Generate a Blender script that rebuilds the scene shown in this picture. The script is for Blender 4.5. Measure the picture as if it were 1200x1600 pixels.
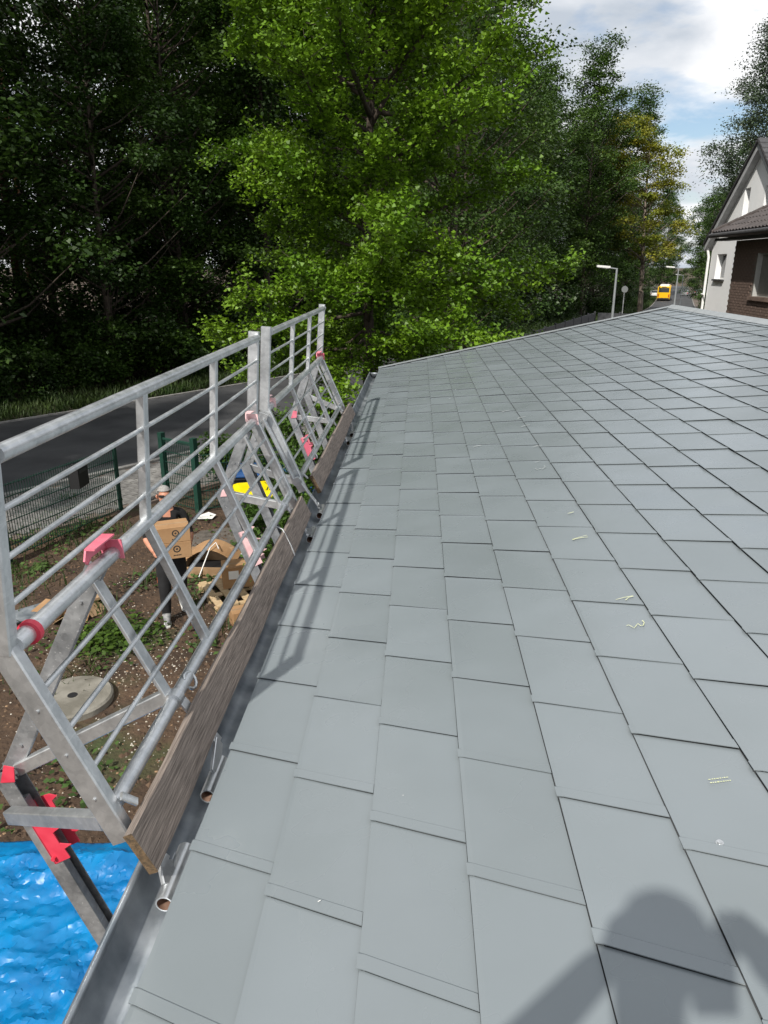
import bpy, bmesh, math, random
import numpy as np
from mathutils import Vector, Matrix, Quaternion

for o in list(bpy.data.objects):
    bpy.data.objects.remove(o)
S = bpy.context.scene
COL = S.collection
R = math.radians
random.seed(4)
rng = np.random.default_rng(11)

# ------------------------------------------------------------------ camera
cam_d = bpy.data.cameras.new('camera')
cam = bpy.data.objects.new('camera', cam_d)
COL.objects.link(cam)
S.camera = cam
CAM = Vector((0.5723, -1.0803, 4.3069))
RX = Vector((0.998934, 0.046157, 0.0))
UP = Vector((-0.014764, 0.319537, 0.947459))
FW = Vector((-0.043731, 0.946449, -0.319878))
cam.matrix_world = Matrix(((RX.x, UP.x, -FW.x, CAM.x), (RX.y, UP.y, -FW.y, CAM.y), (RX.z, UP.z, -FW.z, CAM.z), (0, 0, 0, 1)))
cam_d.sensor_fit = 'VERTICAL'
cam_d.sensor_height = 36.0
cam_d.lens = 36.0 * 1142.0 / 1600.0
cam_d.clip_start = 0.05
cam_d.clip_end = 3000
S.render.resolution_x, S.render.resolution_y = 768, 1024

# ------------------------------------------------------------------ light
SUN = Vector((0.322, 0.632, -0.705)).normalized()       # direction the light travels
world = bpy.data.worlds.new('World')
S.world = world
world.use_nodes = True
wn, wl = world.node_tree.nodes, world.node_tree.links
wn.clear()
w_out = wn.new('ShaderNodeOutputWorld')
sky = wn.new('ShaderNodeTexSky')
sky.sky_type = 'NISHITA'
sky.sun_disc = False
sky.sun_elevation = math.asin(-SUN.z)
sky.sun_rotation = math.atan2(-SUN.x, -SUN.y)
bg1 = wn.new('ShaderNodeBackground'); bg1.inputs[1].default_value = 0.11
wl.new(sky.outputs[0], bg1.inputs[0])
tc = wn.new('ShaderNodeTexCoord')
sep = wn.new('ShaderNodeSeparateXYZ'); wl.new(tc.outputs['Generated'], sep.inputs[0])
zadd = wn.new('ShaderNodeMath'); zadd.operation = 'ADD'; zadd.inputs[1].default_value = 0.22; wl.new(sep.outputs[2], zadd.inputs[0])
zmax = wn.new('ShaderNodeMath'); zmax.operation = 'MAXIMUM'; zmax.inputs[1].default_value = 0.12; wl.new(zadd.outputs[0], zmax.inputs[0])
dx = wn.new('ShaderNodeMath'); dx.operation = 'DIVIDE'; wl.new(sep.outputs[0], dx.inputs[0]); wl.new(zmax.outputs[0], dx.inputs[1])
dy = wn.new('ShaderNodeMath'); dy.operation = 'DIVIDE'; wl.new(sep.outputs[1], dy.inputs[0]); wl.new(zmax.outputs[0], dy.inputs[1])
cmb = wn.new('ShaderNodeCombineXYZ'); wl.new(dx.outputs[0], cmb.inputs[0]); wl.new(dy.outputs[0], cmb.inputs[1])
cmb.inputs[2].default_value = 3.7
n1 = wn.new('ShaderNodeTexNoise'); n1.inputs['Scale'].default_value = 1.5; n1.inputs['Detail'].default_value = 9; n1.inputs['Roughness'].default_value = 0.56; n1.inputs['Distortion'].default_value = 0.35
wl.new(cmb.outputs[0], n1.inputs['Vector'])
r1 = wn.new('ShaderNodeValToRGB'); r1.color_ramp.elements[0].position = 0.33; r1.color_ramp.elements[1].position = 0.45
wl.new(n1.outputs[0], r1.inputs[0])
n2 = wn.new('ShaderNodeTexNoise'); n2.inputs['Scale'].default_value = 2.3; n2.inputs['Detail'].default_value = 8; n2.inputs['Roughness'].default_value = 0.5; n2.inputs['Distortion'].default_value = 0.4
wl.new(cmb.outputs[0], n2.inputs['Vector'])
r2 = wn.new('ShaderNodeValToRGB')
r2.color_ramp.elements[0].position = 0.32; r2.color_ramp.elements[0].color = (0.52, 0.575, 0.65, 1)
r2.color_ramp.elements[1].position = 0.60; r2.color_ramp.elements[1].color = (0.98, 0.985, 1.0, 1)
wl.new(n2.outputs[0], r2.inputs[0])
bg2 = wn.new('ShaderNodeBackground'); bg2.inputs[1].default_value = 0.95
wl.new(r2.outputs[0], bg2.inputs[0])
mx = wn.new('ShaderNodeMixShader'); wl.new(r1.outputs[0], mx.inputs[0]); wl.new(bg1.outputs[0], mx.inputs[1]); wl.new(bg2.outputs[0], mx.inputs[2])
wl.new(mx.outputs[0], w_out.inputs[0])

sun_d = bpy.data.lights.new('sun', 'SUN')
sun_d.energy = 4.3
sun_d.angle = R(0.85)
sun_d.color = (1.0, 0.95, 0.87)
sun_o = bpy.data.objects.new('sun', sun_d)
COL.objects.link(sun_o)
sun_o.location = (-20, -40, 45)
sun_o.rotation_euler = SUN.to_track_quat('-Z', 'Y').to_euler()

S.view_settings.view_transform = 'Standard'
S.view_settings.look = 'None'
S.view_settings.exposure = 0.2
S.view_settings.gamma = 1.0
S.view_settings.use_curve_mapping = False
S.render.engine = 'CYCLES'

# ------------------------------------------------------------------ materials
def newmat(name):
    m = bpy.data.materials.new(name); m.use_nodes = True
    nt = m.node_tree
    return m, nt.nodes, nt.links, nt.nodes['Principled BSDF']

def pmat(name, a, b=None, rough=0.6, metal=0.0, scale=8.0, detail=5.0, bump=0.0, bscale=None, spec=0.5, lo=0.35, hi=0.65, stretch=None, rvar=0.0, island=0.0):
    """two colours mixed by noise in object space, optional fine relief and per-piece variation"""
    m, N, L, P = newmat(name)
    P.inputs['Roughness'].default_value = rough
    P.inputs['Metallic'].default_value = metal
    P.inputs['Specular IOR Level'].default_value = spec
    b = b or a
    t = N.new('ShaderNodeTexCoord')
    vec = t.outputs['Object']
    if stretch:
        mp = N.new('ShaderNodeMapping'); mp.inputs['Scale'].default_value = stretch
        L.new(vec, mp.inputs[0]); vec = mp.outputs[0]
    nz = N.new('ShaderNodeTexNoise'); nz.inputs['Scale'].default_value = scale; nz.inputs['Detail'].default_value = detail
    L.new(vec, nz.inputs['Vector'])
    rp = N.new('ShaderNodeValToRGB')
    rp.color_ramp.elements[0].position = lo; rp.color_ramp.elements[0].color = (*a, 1)
    rp.color_ramp.elements[1].position = hi; rp.color_ramp.elements[1].color = (*b, 1)
    L.new(nz.outputs[0], rp.inputs[0])
    col = rp.outputs[0]
    if island:
        g = N.new('ShaderNodeNewGeometry')
        mr = N.new('ShaderNodeMapRange'); mr.inputs[3].default_value = 1 - island; mr.inputs[4].default_value = 1 + island
        L.new(g.outputs['Random Per Island'], mr.inputs[0])
        hs = N.new('ShaderNodeHueSaturation'); L.new(mr.outputs[0], hs.inputs['Value']); L.new(col, hs.inputs['Color'])
        col = hs.outputs[0]
    L.new(col, P.inputs['Base Color'])
    if rvar:
        mr = N.new('ShaderNodeMapRange'); mr.inputs[3].default_value = rough - rvar; mr.inputs[4].default_value = rough + rvar
        L.new(nz.outputs[0], mr.inputs[0]); L.new(mr.outputs[0], P.inputs['Roughness'])
    if bump:
        nb = N.new('ShaderNodeTexNoise'); nb.inputs['Scale'].default_value = bscale or scale * 3; nb.inputs['Detail'].default_value = 4
        L.new(vec, nb.inputs['Vector'])
        bp = N.new('ShaderNodeBump'); bp.inputs['Strength'].default_value = bump; bp.inputs['Distance'].default_value = 0.02
        L.new(nb.outputs[0], bp.inputs['Height']); L.new(bp.outputs[0], P.inputs['Normal'])
    return m

def leafmat(name, a, b, trans=0.35, scale=0.5, gloss=0.45, var=0.35):
    m, N, L, P = newmat(name)
    t = N.new('ShaderNodeTexCoord')
    nz = N.new('ShaderNodeTexNoise'); nz.inputs['Scale'].default_value = scale; nz.inputs['Detail'].default_value = 3
    L.new(t.outputs['Object'], nz.inputs['Vector'])
    rp = N.new('ShaderNodeValToRGB')
    rp.color_ramp.elements[0].position = 0.35; rp.color_ramp.elements[0].color = (*a, 1)
    rp.color_ramp.elements[1].position = 0.65; rp.color_ramp.elements[1].color = (*b, 1)
    L.new(nz.outputs[0], rp.inputs[0])
    g = N.new('ShaderNodeNewGeometry')
    mr = N.new('ShaderNodeMapRange'); mr.inputs[3].default_value = 1 - var; mr.inputs[4].default_value = 1 + var
    L.new(g.outputs['Random Per Island'], mr.inputs[0])
    hs = N.new('ShaderNodeHueSaturation'); L.new(mr.outputs[0], hs.inputs['Value']); L.new(rp.outputs[0], hs.inputs['Color'])
    L.new(hs.outputs[0], P.inputs['Base Color'])
    P.inputs['Roughness'].default_value = gloss
    P.inputs['Specular IOR Level'].default_value = 0.35
    tr = N.new('ShaderNodeBsdfTranslucent'); L.new(hs.outputs[0], tr.inputs['Color'])
    mxs = N.new('ShaderNodeMixShader'); mxs.inputs[0].default_value = trans
    L.new(P.outputs[0], mxs.inputs[1]); L.new(tr.outputs[0], mxs.inputs[2])
    L.new(mxs.outputs[0], N['Material Output'].inputs[0])
    return m

def tile_mat(name):
    """painted aluminium tile: faint per-tile tint, dust, gentle buckling of the sheet"""
    m, N, L, P = newmat(name)
    g = N.new('ShaderNodeNewGeometry'); oi = N.new('ShaderNodeObjectInfo')
    add = N.new('ShaderNodeMath'); add.operation = 'ADD'; L.new(oi.outputs['Random'], add.inputs[0]); L.new(g.outputs['Random Per Island'], add.inputs[1])
    fr = N.new('ShaderNodeMath'); fr.operation = 'FRACT'; L.new(add.outputs[0], fr.inputs[0])
    nz = N.new('ShaderNodeTexNoise'); nz.inputs['Scale'].default_value = 2.2; nz.inputs['Detail'].default_value = 6; L.new(g.outputs['Position'], nz.inputs['Vector'])
    mixv = N.new('ShaderNodeMath'); mixv.operation = 'MULTIPLY_ADD'; mixv.inputs[1].default_value = 0.35; L.new(fr.outputs[0], mixv.inputs[0])
    m2 = N.new('ShaderNodeMath'); m2.operation = 'MULTIPLY'; m2.inputs[1].default_value = 0.65; L.new(nz.outputs[0], m2.inputs[0]); L.new(m2.outputs[0], mixv.inputs[2])
    rp = N.new('ShaderNodeValToRGB')
    rp.color_ramp.elements[0].position = 0.2; rp.color_ramp.elements[0].color = (0.167, 0.192, 0.203, 1)
    rp.color_ramp.elements[1].position = 0.8; rp.color_ramp.elements[1].color = (0.204, 0.233, 0.252, 1)
    L.new(mixv.outputs[0], rp.inputs[0])
    sp = N.new('ShaderNodeTexNoise'); sp.inputs['Scale'].default_value = 55; sp.inputs['Detail'].default_value = 2; L.new(g.outputs['Position'], sp.inputs['Vector'])
    sr = N.new('ShaderNodeValToRGB'); sr.color_ramp.elements[0].position = 0.73; sr.color_ramp.elements[1].position = 0.80
    L.new(sp.outputs[0], sr.inputs[0])
    sm = N.new('ShaderNodeMath'); sm.operation = 'MULTIPLY'; sm.inputs[1].default_value = 0.06; L.new(sr.outputs[0], sm.inputs[0])
    mixc = N.new('ShaderNodeMixRGB'); mixc.inputs[2].default_value = (0.30, 0.31, 0.30, 1)
    L.new(sm.outputs[0], mixc.inputs[0]); L.new(rp.outputs[0], mixc.inputs[1])
    L.new(mixc.outputs[0], P.inputs['Base Color'])
    P.inputs['Specular IOR Level'].default_value = 0.72
    rv = N.new('ShaderNodeMapRange'); rv.inputs[1].default_value = 0.3; rv.inputs[2].default_value = 0.7; rv.inputs[3].default_value = 0.22; rv.inputs[4].default_value = 0.36
    rn = N.new('ShaderNodeTexNoise'); rn.inputs['Scale'].default_value = 3.1; rn.inputs['Detail'].default_value = 4; rn.inputs['Roughness'].default_value = 0.5; L.new(g.outputs['Position'], rn.inputs['Vector'])
    L.new(rn.outputs[0], rv.inputs[0]); L.new(rv.outputs[0], P.inputs['Roughness'])
    nb = N.new('ShaderNodeTexNoise'); nb.inputs['Scale'].default_value = 5.5; nb.inputs['Detail'].default_value = 1; L.new(g.outputs['Position'], nb.inputs['Vector'])
    nb2 = N.new('ShaderNodeTexNoise'); nb2.inputs['Scale'].default_value = 420; L.new(g.outputs['Position'], nb2.inputs['Vector'])
    b1 = N.new('ShaderNodeBump'); b1.inputs['Strength'].default_value = 0.10; b1.inputs['Distance'].default_value = 0.02; L.new(nb.outputs[0], b1.inputs['Height'])
    b2 = N.new('ShaderNodeBump'); b2.inputs['Strength'].default_value = 0.0; b2.inputs['Distance'].default_value = 0.002; L.new(nb2.outputs[0], b2.inputs['Height']); L.new(b1.outputs[0], b2.inputs['Normal'])
    L.new(b2.outputs[0], P.inputs['Normal'])
    return m

def brick_mat(name):
    return pmat(name, (0.10, 0.068, 0.055), (0.18, 0.125, 0.10), rough=0.85, scale=3, island=0.35, bump=0.2)

M = {}
M['tile'] = tile_mat('painted_tile')
M['trim'] = pmat('painted_trim', (0.24, 0.26, 0.27), (0.28, 0.30, 0.31), rough=0.4)
M['deck_and_gap_shade'] = pmat('roof_deck', (0.06, 0.065, 0.07), rough=0.8)  # also colours the tile edge recesses, as painted shade in the gaps
M['zinc'] = pmat('weathered_zinc', (0.17, 0.195, 0.22), (0.38, 0.41, 0.44), rough=0.45, metal=0.55, scale=7, detail=8, rvar=0.12, bump=0.06)
def galv_mat(name, dark, light, rough, metal):
    m, N, L, P = newmat(name)
    t = N.new('ShaderNodeTexCoord'); vec = t.outputs['Object']
    v = N.new('ShaderNodeTexVoronoi'); v.inputs['Scale'].default_value = 60; L.new(vec, v.inputs['Vector'])
    sv_ = N.new('ShaderNodeSeparateColor'); L.new(v.outputs['Color'], sv_.inputs[0])
    n = N.new('ShaderNodeTexNoise'); n.inputs['Scale'].default_value = 7; n.inputs['Detail'].default_value = 10; n.inputs['Roughness'].default_value = 0.65; L.new(vec, n.inputs['Vector'])
    mp = N.new('ShaderNodeMapping'); mp.inputs['Scale'].default_value = (55, 3, 55); mp.inputs['Rotation'].default_value = (.3, .2, .1); L.new(vec, mp.inputs[0])
    sc = N.new('ShaderNodeTexNoise'); sc.inputs['Scale'].default_value = 1.6; sc.inputs['Detail'].default_value = 3; L.new(mp.outputs[0], sc.inputs['Vector'])
    sr = N.new('ShaderNodeMapRange'); sr.inputs[1].default_value = .66; sr.inputs[2].default_value = .72; L.new(sc.outputs[0], sr.inputs[0])
    m1 = N.new('ShaderNodeMath'); m1.operation = 'MULTIPLY'; m1.inputs[1].default_value = .10; L.new(sv_.outputs[0], m1.inputs[0])
    m2 = N.new('ShaderNodeMath'); m2.operation = 'MULTIPLY_ADD'; m2.inputs[1].default_value = .95; L.new(n.outputs[0], m2.inputs[0]); L.new(m1.outputs[0], m2.inputs[2])
    rp = N.new('ShaderNodeValToRGB')
    rp.color_ramp.elements[0].position = .34; rp.color_ramp.elements[0].color = (*dark, 1)
    rp.color_ramp.elements[1].position = .74; rp.color_ramp.elements[1].color = (*light, 1)
    L.new(m2.outputs[0], rp.inputs[0])
    mx_ = N.new('ShaderNodeMixRGB'); mx_.inputs[2].default_value = (.82, .83, .84, 1)
    m3 = N.new('ShaderNodeMath'); m3.operation = 'MULTIPLY'; m3.inputs[1].default_value = .45; L.new(sr.outputs[0], m3.inputs[0])
    L.new(m3.outputs[0], mx_.inputs[0]); L.new(rp.outputs[0], mx_.inputs[1]); L.new(mx_.outputs[0], P.inputs['Base Color'])
    P.inputs['Metallic'].default_value = metal
    rr = N.new('ShaderNodeMapRange'); rr.inputs[3].default_value = rough - .12; rr.inputs[4].default_value = rough + .16; L.new(m2.outputs[0], rr.inputs[0]); L.new(rr.outputs[0], P.inputs['Roughness'])
    b = N.new('ShaderNodeBump'); b.inputs['Strength'].default_value = .12; b.inputs['Distance'].default_value = .01; L.new(n.outputs[0], b.inputs['Height']); L.new(b.outputs[0], P.inputs['Normal'])
    return m
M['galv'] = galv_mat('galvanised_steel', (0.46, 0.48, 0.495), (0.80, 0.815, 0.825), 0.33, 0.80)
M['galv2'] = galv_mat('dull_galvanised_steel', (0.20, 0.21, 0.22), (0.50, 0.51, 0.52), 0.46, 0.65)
M['rust'] = pmat('rusty_tube_inside', (0.16, 0.08, 0.05), (0.30, 0.20, 0.15), rough=0.9, scale=30)
M['red'] = pmat('red_paint', (0.62, 0.035, 0.07), (0.70, 0.06, 0.10), rough=0.42, scale=20)
M['pink'] = pmat('faded_pink_paint', (0.60, 0.12, 0.18), (0.70, 0.20, 0.26), rough=0.5, scale=14)
M['pale_pink'] = pmat('bleached_pink_paint', (0.70, 0.42, 0.43), (0.78, 0.55, 0.55), rough=0.55, scale=20)
M['wood'] = pmat('weathered_plank', (0.115, 0.092, 0.078), (0.315, 0.262, 0.225), rough=0.88, scale=16, detail=14, stretch=(14, 0.55, 14), bump=0.5, bscale=14, lo=0.3, hi=0.72)
M['endgrain'] = pmat('plank_end_grain', (0.075, 0.052, 0.030), (0.17, 0.11, 0.058), rough=0.95, scale=90, bump=0.4)
M['pallet'] = pmat('pale_pallet_wood', (0.40, 0.28, 0.15), (0.58, 0.44, 0.27), rough=0.8, scale=9, stretch=(1, 6, 6), bump=0.2)
M['card'] = pmat('cardboard', (0.33, 0.185, 0.085), (0.40, 0.24, 0.12), rough=0.85, scale=4, bump=0.06)
M['card_old'] = pmat('torn_cardboard', (0.25, 0.155, 0.08), (0.40, 0.27, 0.16), rough=0.9, scale=6, bump=0.15)
M['ink'] = pmat('black_print', (0.03, 0.025, 0.02), rough=0.8)
M['white'] = pmat('white_plastic', (0.72, 0.72, 0.70), (0.80, 0.80, 0.78), rough=0.5)
M['chalk'] = pmat('yellow_wax_crayon', (0.50, 0.53, 0.28), (0.60, 0.62, 0.42), rough=0.9, scale=60)
M['chalk_white'] = pmat('white_chalk', (0.36, 0.38, 0.38), (0.46, 0.48, 0.48), rough=0.9, scale=60)
M['black'] = pmat('black_rubber', (0.012, 0.012, 0.013), rough=0.6)
M['black_plastic'] = pmat('black_bin_plastic', (0.018, 0.019, 0.020), (0.03, 0.03, 0.032), rough=0.45)
M['yellow_lid'] = pmat('yellow_bin_plastic', (0.80, 0.62, 0.0), (0.86, 0.70, 0.01), rough=0.4)
M['blue_lid'] = pmat('blue_bin_plastic', (0.012, 0.055, 0.17), (0.018, 0.075, 0.22), rough=0.4)
M['green_paint'] = pmat('dark_green_powder_coat', (0.008, 0.040, 0.028), (0.012, 0.052, 0.036), rough=0.5)
M['anthracite'] = pmat('anthracite_panel', (0.035, 0.038, 0.043), (0.055, 0.058, 0.064), rough=0.6)
M['conc'] = pmat('damp_concrete', (0.15, 0.14, 0.115), (0.27, 0.255, 0.22), rough=0.7, scale=4, detail=8, bump=0.3, bscale=25)
M['plaster'] = pmat('white_plaster', (0.84, 0.85, 0.86), (0.89, 0.895, 0.90), rough=0.9, scale=1.2, detail=8, bump=0.05, bscale=80)
M['brick'] = brick_mat('brown_brick')
M['mortar'] = pmat('mortar', (0.11, 0.085, 0.072), (0.15, 0.12, 0.10), rough=0.95)
M['slate'] = pmat('dark_roof_tile', (0.035, 0.035, 0.038), (0.06, 0.058, 0.06), rough=0.6, island=0.25)
M['clay'] = pmat('brown_black_roof_tile', (0.05, 0.042, 0.040), (0.075, 0.062, 0.058), rough=0.55, island=0.2)
M['glass'] = pmat('dark_window_glass', (0.03, 0.034, 0.038), (0.06, 0.065, 0.07), rough=0.08, spec=0.8)
M['frame_white'] = pmat('window_frame_paint', (0.42, 0.42, 0.40), (0.48, 0.48, 0.46), rough=0.5)
M['blind'] = pmat('grey_window_blind', (0.16, 0.155, 0.14), (0.20, 0.19, 0.175), rough=0.7)
M['asphalt'] = pmat('asphalt', (0.035, 0.036, 0.039), (0.060, 0.061, 0.064), rough=0.85, scale=0.9, detail=12, bump=0.25, bscale=120)
M['kerb'] = pmat('kerb_stone', (0.19, 0.185, 0.175), (0.28, 0.27, 0.26), rough=0.85, scale=5)
M['sett'] = pmat('grey_paving', (0.13, 0.125, 0.12), (0.215, 0.21, 0.20), rough=0.85, scale=3, island=0.25, bump=0.2)
M['bark'] = pmat('bark', (0.035, 0.026, 0.019), (0.085, 0.066, 0.05), rough=0.95, scale=5, stretch=(3, 3, 0.6), bump=0.8, bscale=9)
M['bark_red'] = pmat('pine_bark', (0.10, 0.045, 0.025), (0.24, 0.105, 0.055), rough=0.95, scale=5, bump=0.6)
M['bark_pale'] = pmat('pale_bark', (0.13, 0.105, 0.085), (0.23, 0.19, 0.155), rough=0.95, scale=4, stretch=(2, 2, .4), bump=0.6)
M['ginkgo'] = leafmat('yellow_green_leaf', (0.080, 0.170, 0.008), (0.145, 0.255, 0.014), trans=0.26, scale=0.7, var=0.3)
M['leaf_dark'] = leafmat('dark_leaf', (0.020, 0.048, 0.007), (0.046, 0.090, 0.014), trans=0.3, scale=0.35, var=0.4)
M['leaf_mid'] = leafmat('mid_green_leaf', (0.030, 0.070, 0.010), (0.066, 0.120, 0.017), trans=0.32, scale=0.4, var=0.4)
M['leaf_blue'] = leafmat('cool_green_leaf', (0.046, 0.074, 0.038), (0.078, 0.112, 0.060), trans=0.28, scale=0.4, var=0.35)
M['leaf_yellow'] = leafmat('yellowing_leaf', (0.13, 0.18, 0.02), (0.30, 0.28, 0.03), trans=0.36, scale=0.35, var=0.3)
M['hedge'] = leafmat('hedge_leaf', (0.05, 0.105, 0.016), (0.09, 0.165, 0.028), trans=0.35, scale=1.2, var=0.4)
M['grass'] = leafmat('grass_blade', (0.026, 0.056, 0.010), (0.052, 0.080, 0.018), trans=0.3, scale=0.6, gloss=0.6, var=0.4)
M['weed'] = leafmat('weed_leaf', (0.045, 0.095, 0.022), (0.085, 0.14, 0.035), trans=0.3, scale=1.1, gloss=0.6, var=0.4)
M['chip'] = pmat('pale_chippings', (0.30, 0.26, 0.20), (0.55, 0.52, 0.46), rough=0.9, scale=3, island=0.35)
M['clod'] = pmat('soil_clod', (0.045, 0.028, 0.017), (0.10, 0.062, 0.038), rough=0.95, scale=5, island=0.3)
M['leaf_litter'] = pmat('dry_leaf', (0.15, 0.085, 0.045), (0.26, 0.17, 0.10), rough=0.9, scale=3, island=0.4)
M['tarp'] = None
M['bus'] = pmat('bus_yellow', (0.74, 0.42, 0.005), (0.78, 0.46, 0.01), rough=0.35)
M['car_white'] = pmat('white_car_paint', (0.70, 0.70, 0.70), rough=0.25)
M['car_grey'] = pmat('silver_car_paint', (0.35, 0.36, 0.37), rough=0.3, metal=0.4)
M['tail'] = pmat('tail_light', (0.45, 0.02, 0.02), rough=0.3)
M['skin'] = pmat('skin', (0.46, 0.20, 0.125), (0.54, 0.26, 0.17), rough=0.55, scale=18)
M['shirt'] = pmat('black_cotton', (0.006, 0.006, 0.007), (0.011, 0.011, 0.012), rough=0.95, bump=0.4, bscale=18)
M['trousers'] = pmat('black_work_trousers', (0.007, 0.007, 0.008), (0.014, 0.014, 0.016), rough=0.9, bump=0.4, bscale=16)
M['shoe'] = pmat('grey_trainer', (0.16, 0.165, 0.17), (0.30, 0.30, 0.30), rough=0.7, scale=30)
M['sole'] = pmat('white_sole', (0.62, 0.62, 0.60), rough=0.7)
M['hair'] = pmat('grey_hair', (0.22, 0.21, 0.20), (0.34, 0.33, 0.32), rough=0.8, scale=50)
M['jeans'] = pmat('blue_denim', (0.03, 0.045, 0.08), (0.05, 0.07, 0.11), rough=0.9, scale=20)
M['orange'] = pmat('orange_trim', (0.65, 0.14, 0.05), rough=0.7)

def tarp_mat():
    m, N, L, P = newmat('blue_tarpaulin')
    t = N.new('ShaderNodeTexCoord')
    nz = N.new('ShaderNodeTexNoise'); nz.inputs['Scale'].default_value = 2.5; nz.inputs['Detail'].default_value = 6; L.new(t.outputs['Object'], nz.inputs['Vector'])
    rp = N.new('ShaderNodeValToRGB')
    rp.color_ramp.elements[0].position = 0.3; rp.color_ramp.elements[0].color = (0.0, 0.120, 0.34, 1)
    rp.color_ramp.elements[1].position = 0.7; rp.color_ramp.elements[1].color = (0.0, 0.210, 0.49, 1)
    L.new(nz.outputs[0], rp.inputs[0])
    d = N.new('ShaderNodeTexNoise'); d.inputs['Scale'].default_value = 1.7; d.inputs['Detail'].default_value = 5; L.new(t.outputs['Object'], d.inputs['Vector'])
    dr = N.new('ShaderNodeValToRGB'); dr.color_ramp.elements[0].position = 0.66; dr.color_ramp.elements[1].position = 0.70
    L.new(d.outputs[0], dr.inputs[0])
    dm = N.new('ShaderNodeMath'); dm.operation = 'MULTIPLY'; dm.inputs[1].default_value = 0.75; L.new(dr.outputs[0], dm.inputs[0])
    mixc = N.new('ShaderNodeMixRGB'); mixc.inputs[2].default_value = (0.28, 0.25, 0.22, 1); L.new(dm.outputs[0], mixc.inputs[0]); L.new(rp.outputs[0], mixc.inputs[1])
    L.new(mixc.outputs[0], P.inputs['Base Color'])
    P.inputs['Roughness'].default_value = 0.40
    P.inputs['Specular IOR Level'].default_value = 0.5
    nb = N.new('ShaderNodeTexNoise'); nb.noise_type = 'RIDGED_MULTIFRACTAL'; nb.inputs['Scale'].default_value = 3.2; nb.inputs['Detail'].default_value = 5; nb.inputs['Distortion'].default_value = 0.5; L.new(t.outputs['Object'], nb.inputs['Vector'])
    b1 = N.new('ShaderNodeBump'); b1.inputs['Strength'].default_value = 0.55; b1.inputs['Distance'].default_value = 0.025; L.new(nb.outputs[0], b1.inputs['Height'])
    L.new(b1.outputs[0], P.inputs['Normal'])
    return m
M['tarp'] = tarp_mat()

def ground_mat():
    """bare soil with weedy patches in the garden, green beyond"""
    m, N, L, P = newmat('garden_soil')
    g = N.new('ShaderNodeNewGeometry')
    n1 = N.new('ShaderNodeTexNoise'); n1.inputs['Scale'].default_value = 1.3; n1.inputs['Detail'].default_value = 8; L.new(g.outputs['Position'], n1.inputs['Vector'])
    r1 = N.new('ShaderNodeValToRGB')
    r1.color_ramp.elements[0].position = 0.3; r1.color_ramp.elements[0].color = (0.030, 0.018, 0.011, 1)
    r1.color_ramp.elements[1].position = 0.72; r1.color_ramp.elements[1].color = (0.105, 0.064, 0.038, 1)
    L.new(n1.outputs[0], r1.inputs[0])
    n2 = N.new('ShaderNodeTexNoise'); n2.inputs['Scale'].default_value = 0.55; n2.inputs['Detail'].default_value = 7; L.new(g.outputs['Position'], n2.inputs['Vector'])
    r2 = N.new('ShaderNodeValToRGB'); r2.color_ramp.elements[0].position = 0.56; r2.color_ramp.elements[1].position = 0.66
    L.new(n2.outputs[0], r2.inputs[0])
    mixc = N.new('ShaderNodeMixRGB'); mixc.inputs[2].default_value = (0.045, 0.06, 0.02, 1)
    L.new(r2.outputs[0], mixc.inputs[0]); L.new(r1.outputs[0], mixc.inputs[1])
    n3 = N.new('ShaderNodeTexNoise'); n3.inputs['Scale'].default_value = 38; n3.inputs['Detail'].default_value = 3; L.new(g.outputs['Position'], n3.inputs['Vector'])
    r3 = N.new('ShaderNodeValToRGB'); r3.color_ramp.elements[0].position = 0.67; r3.color_ramp.elements[1].position = 0.72
    L.new(n3.outputs[0], r3.inputs[0])
    mm = N.new('ShaderNodeMath'); mm.operation = 'MULTIPLY'; mm.inputs[1].default_value = 0.7; L.new(r3.outputs[0], mm.inputs[0])
    mix2 = N.new('ShaderNodeMixRGB'); mix2.inputs[2].default_value = (0.30, 0.24, 0.17, 1)
    L.new(mm.outputs[0], mix2.inputs[0]); L.new(mixc.outputs[0], mix2.inputs[1])
    L.new(mix2.outputs[0], P.inputs['Base Color'])
    P.inputs['Roughness'].default_value = 0.95
    b = N.new('ShaderNodeBump'); b.inputs['Strength'].default_value = 0.9; b.inputs['Distance'].default_value = 0.05
    n4 = N.new('ShaderNodeTexNoise'); n4.inputs['Scale'].default_value = 14; n4.inputs['Detail'].default_value = 6; L.new(g.outputs['Position'], n4.inputs['Vector'])
    L.new(n4.outputs[0], b.inputs['Height']); L.new(b.outputs[0], P.inputs['Normal'])
    return m
M['ground'] = ground_mat()

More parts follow.
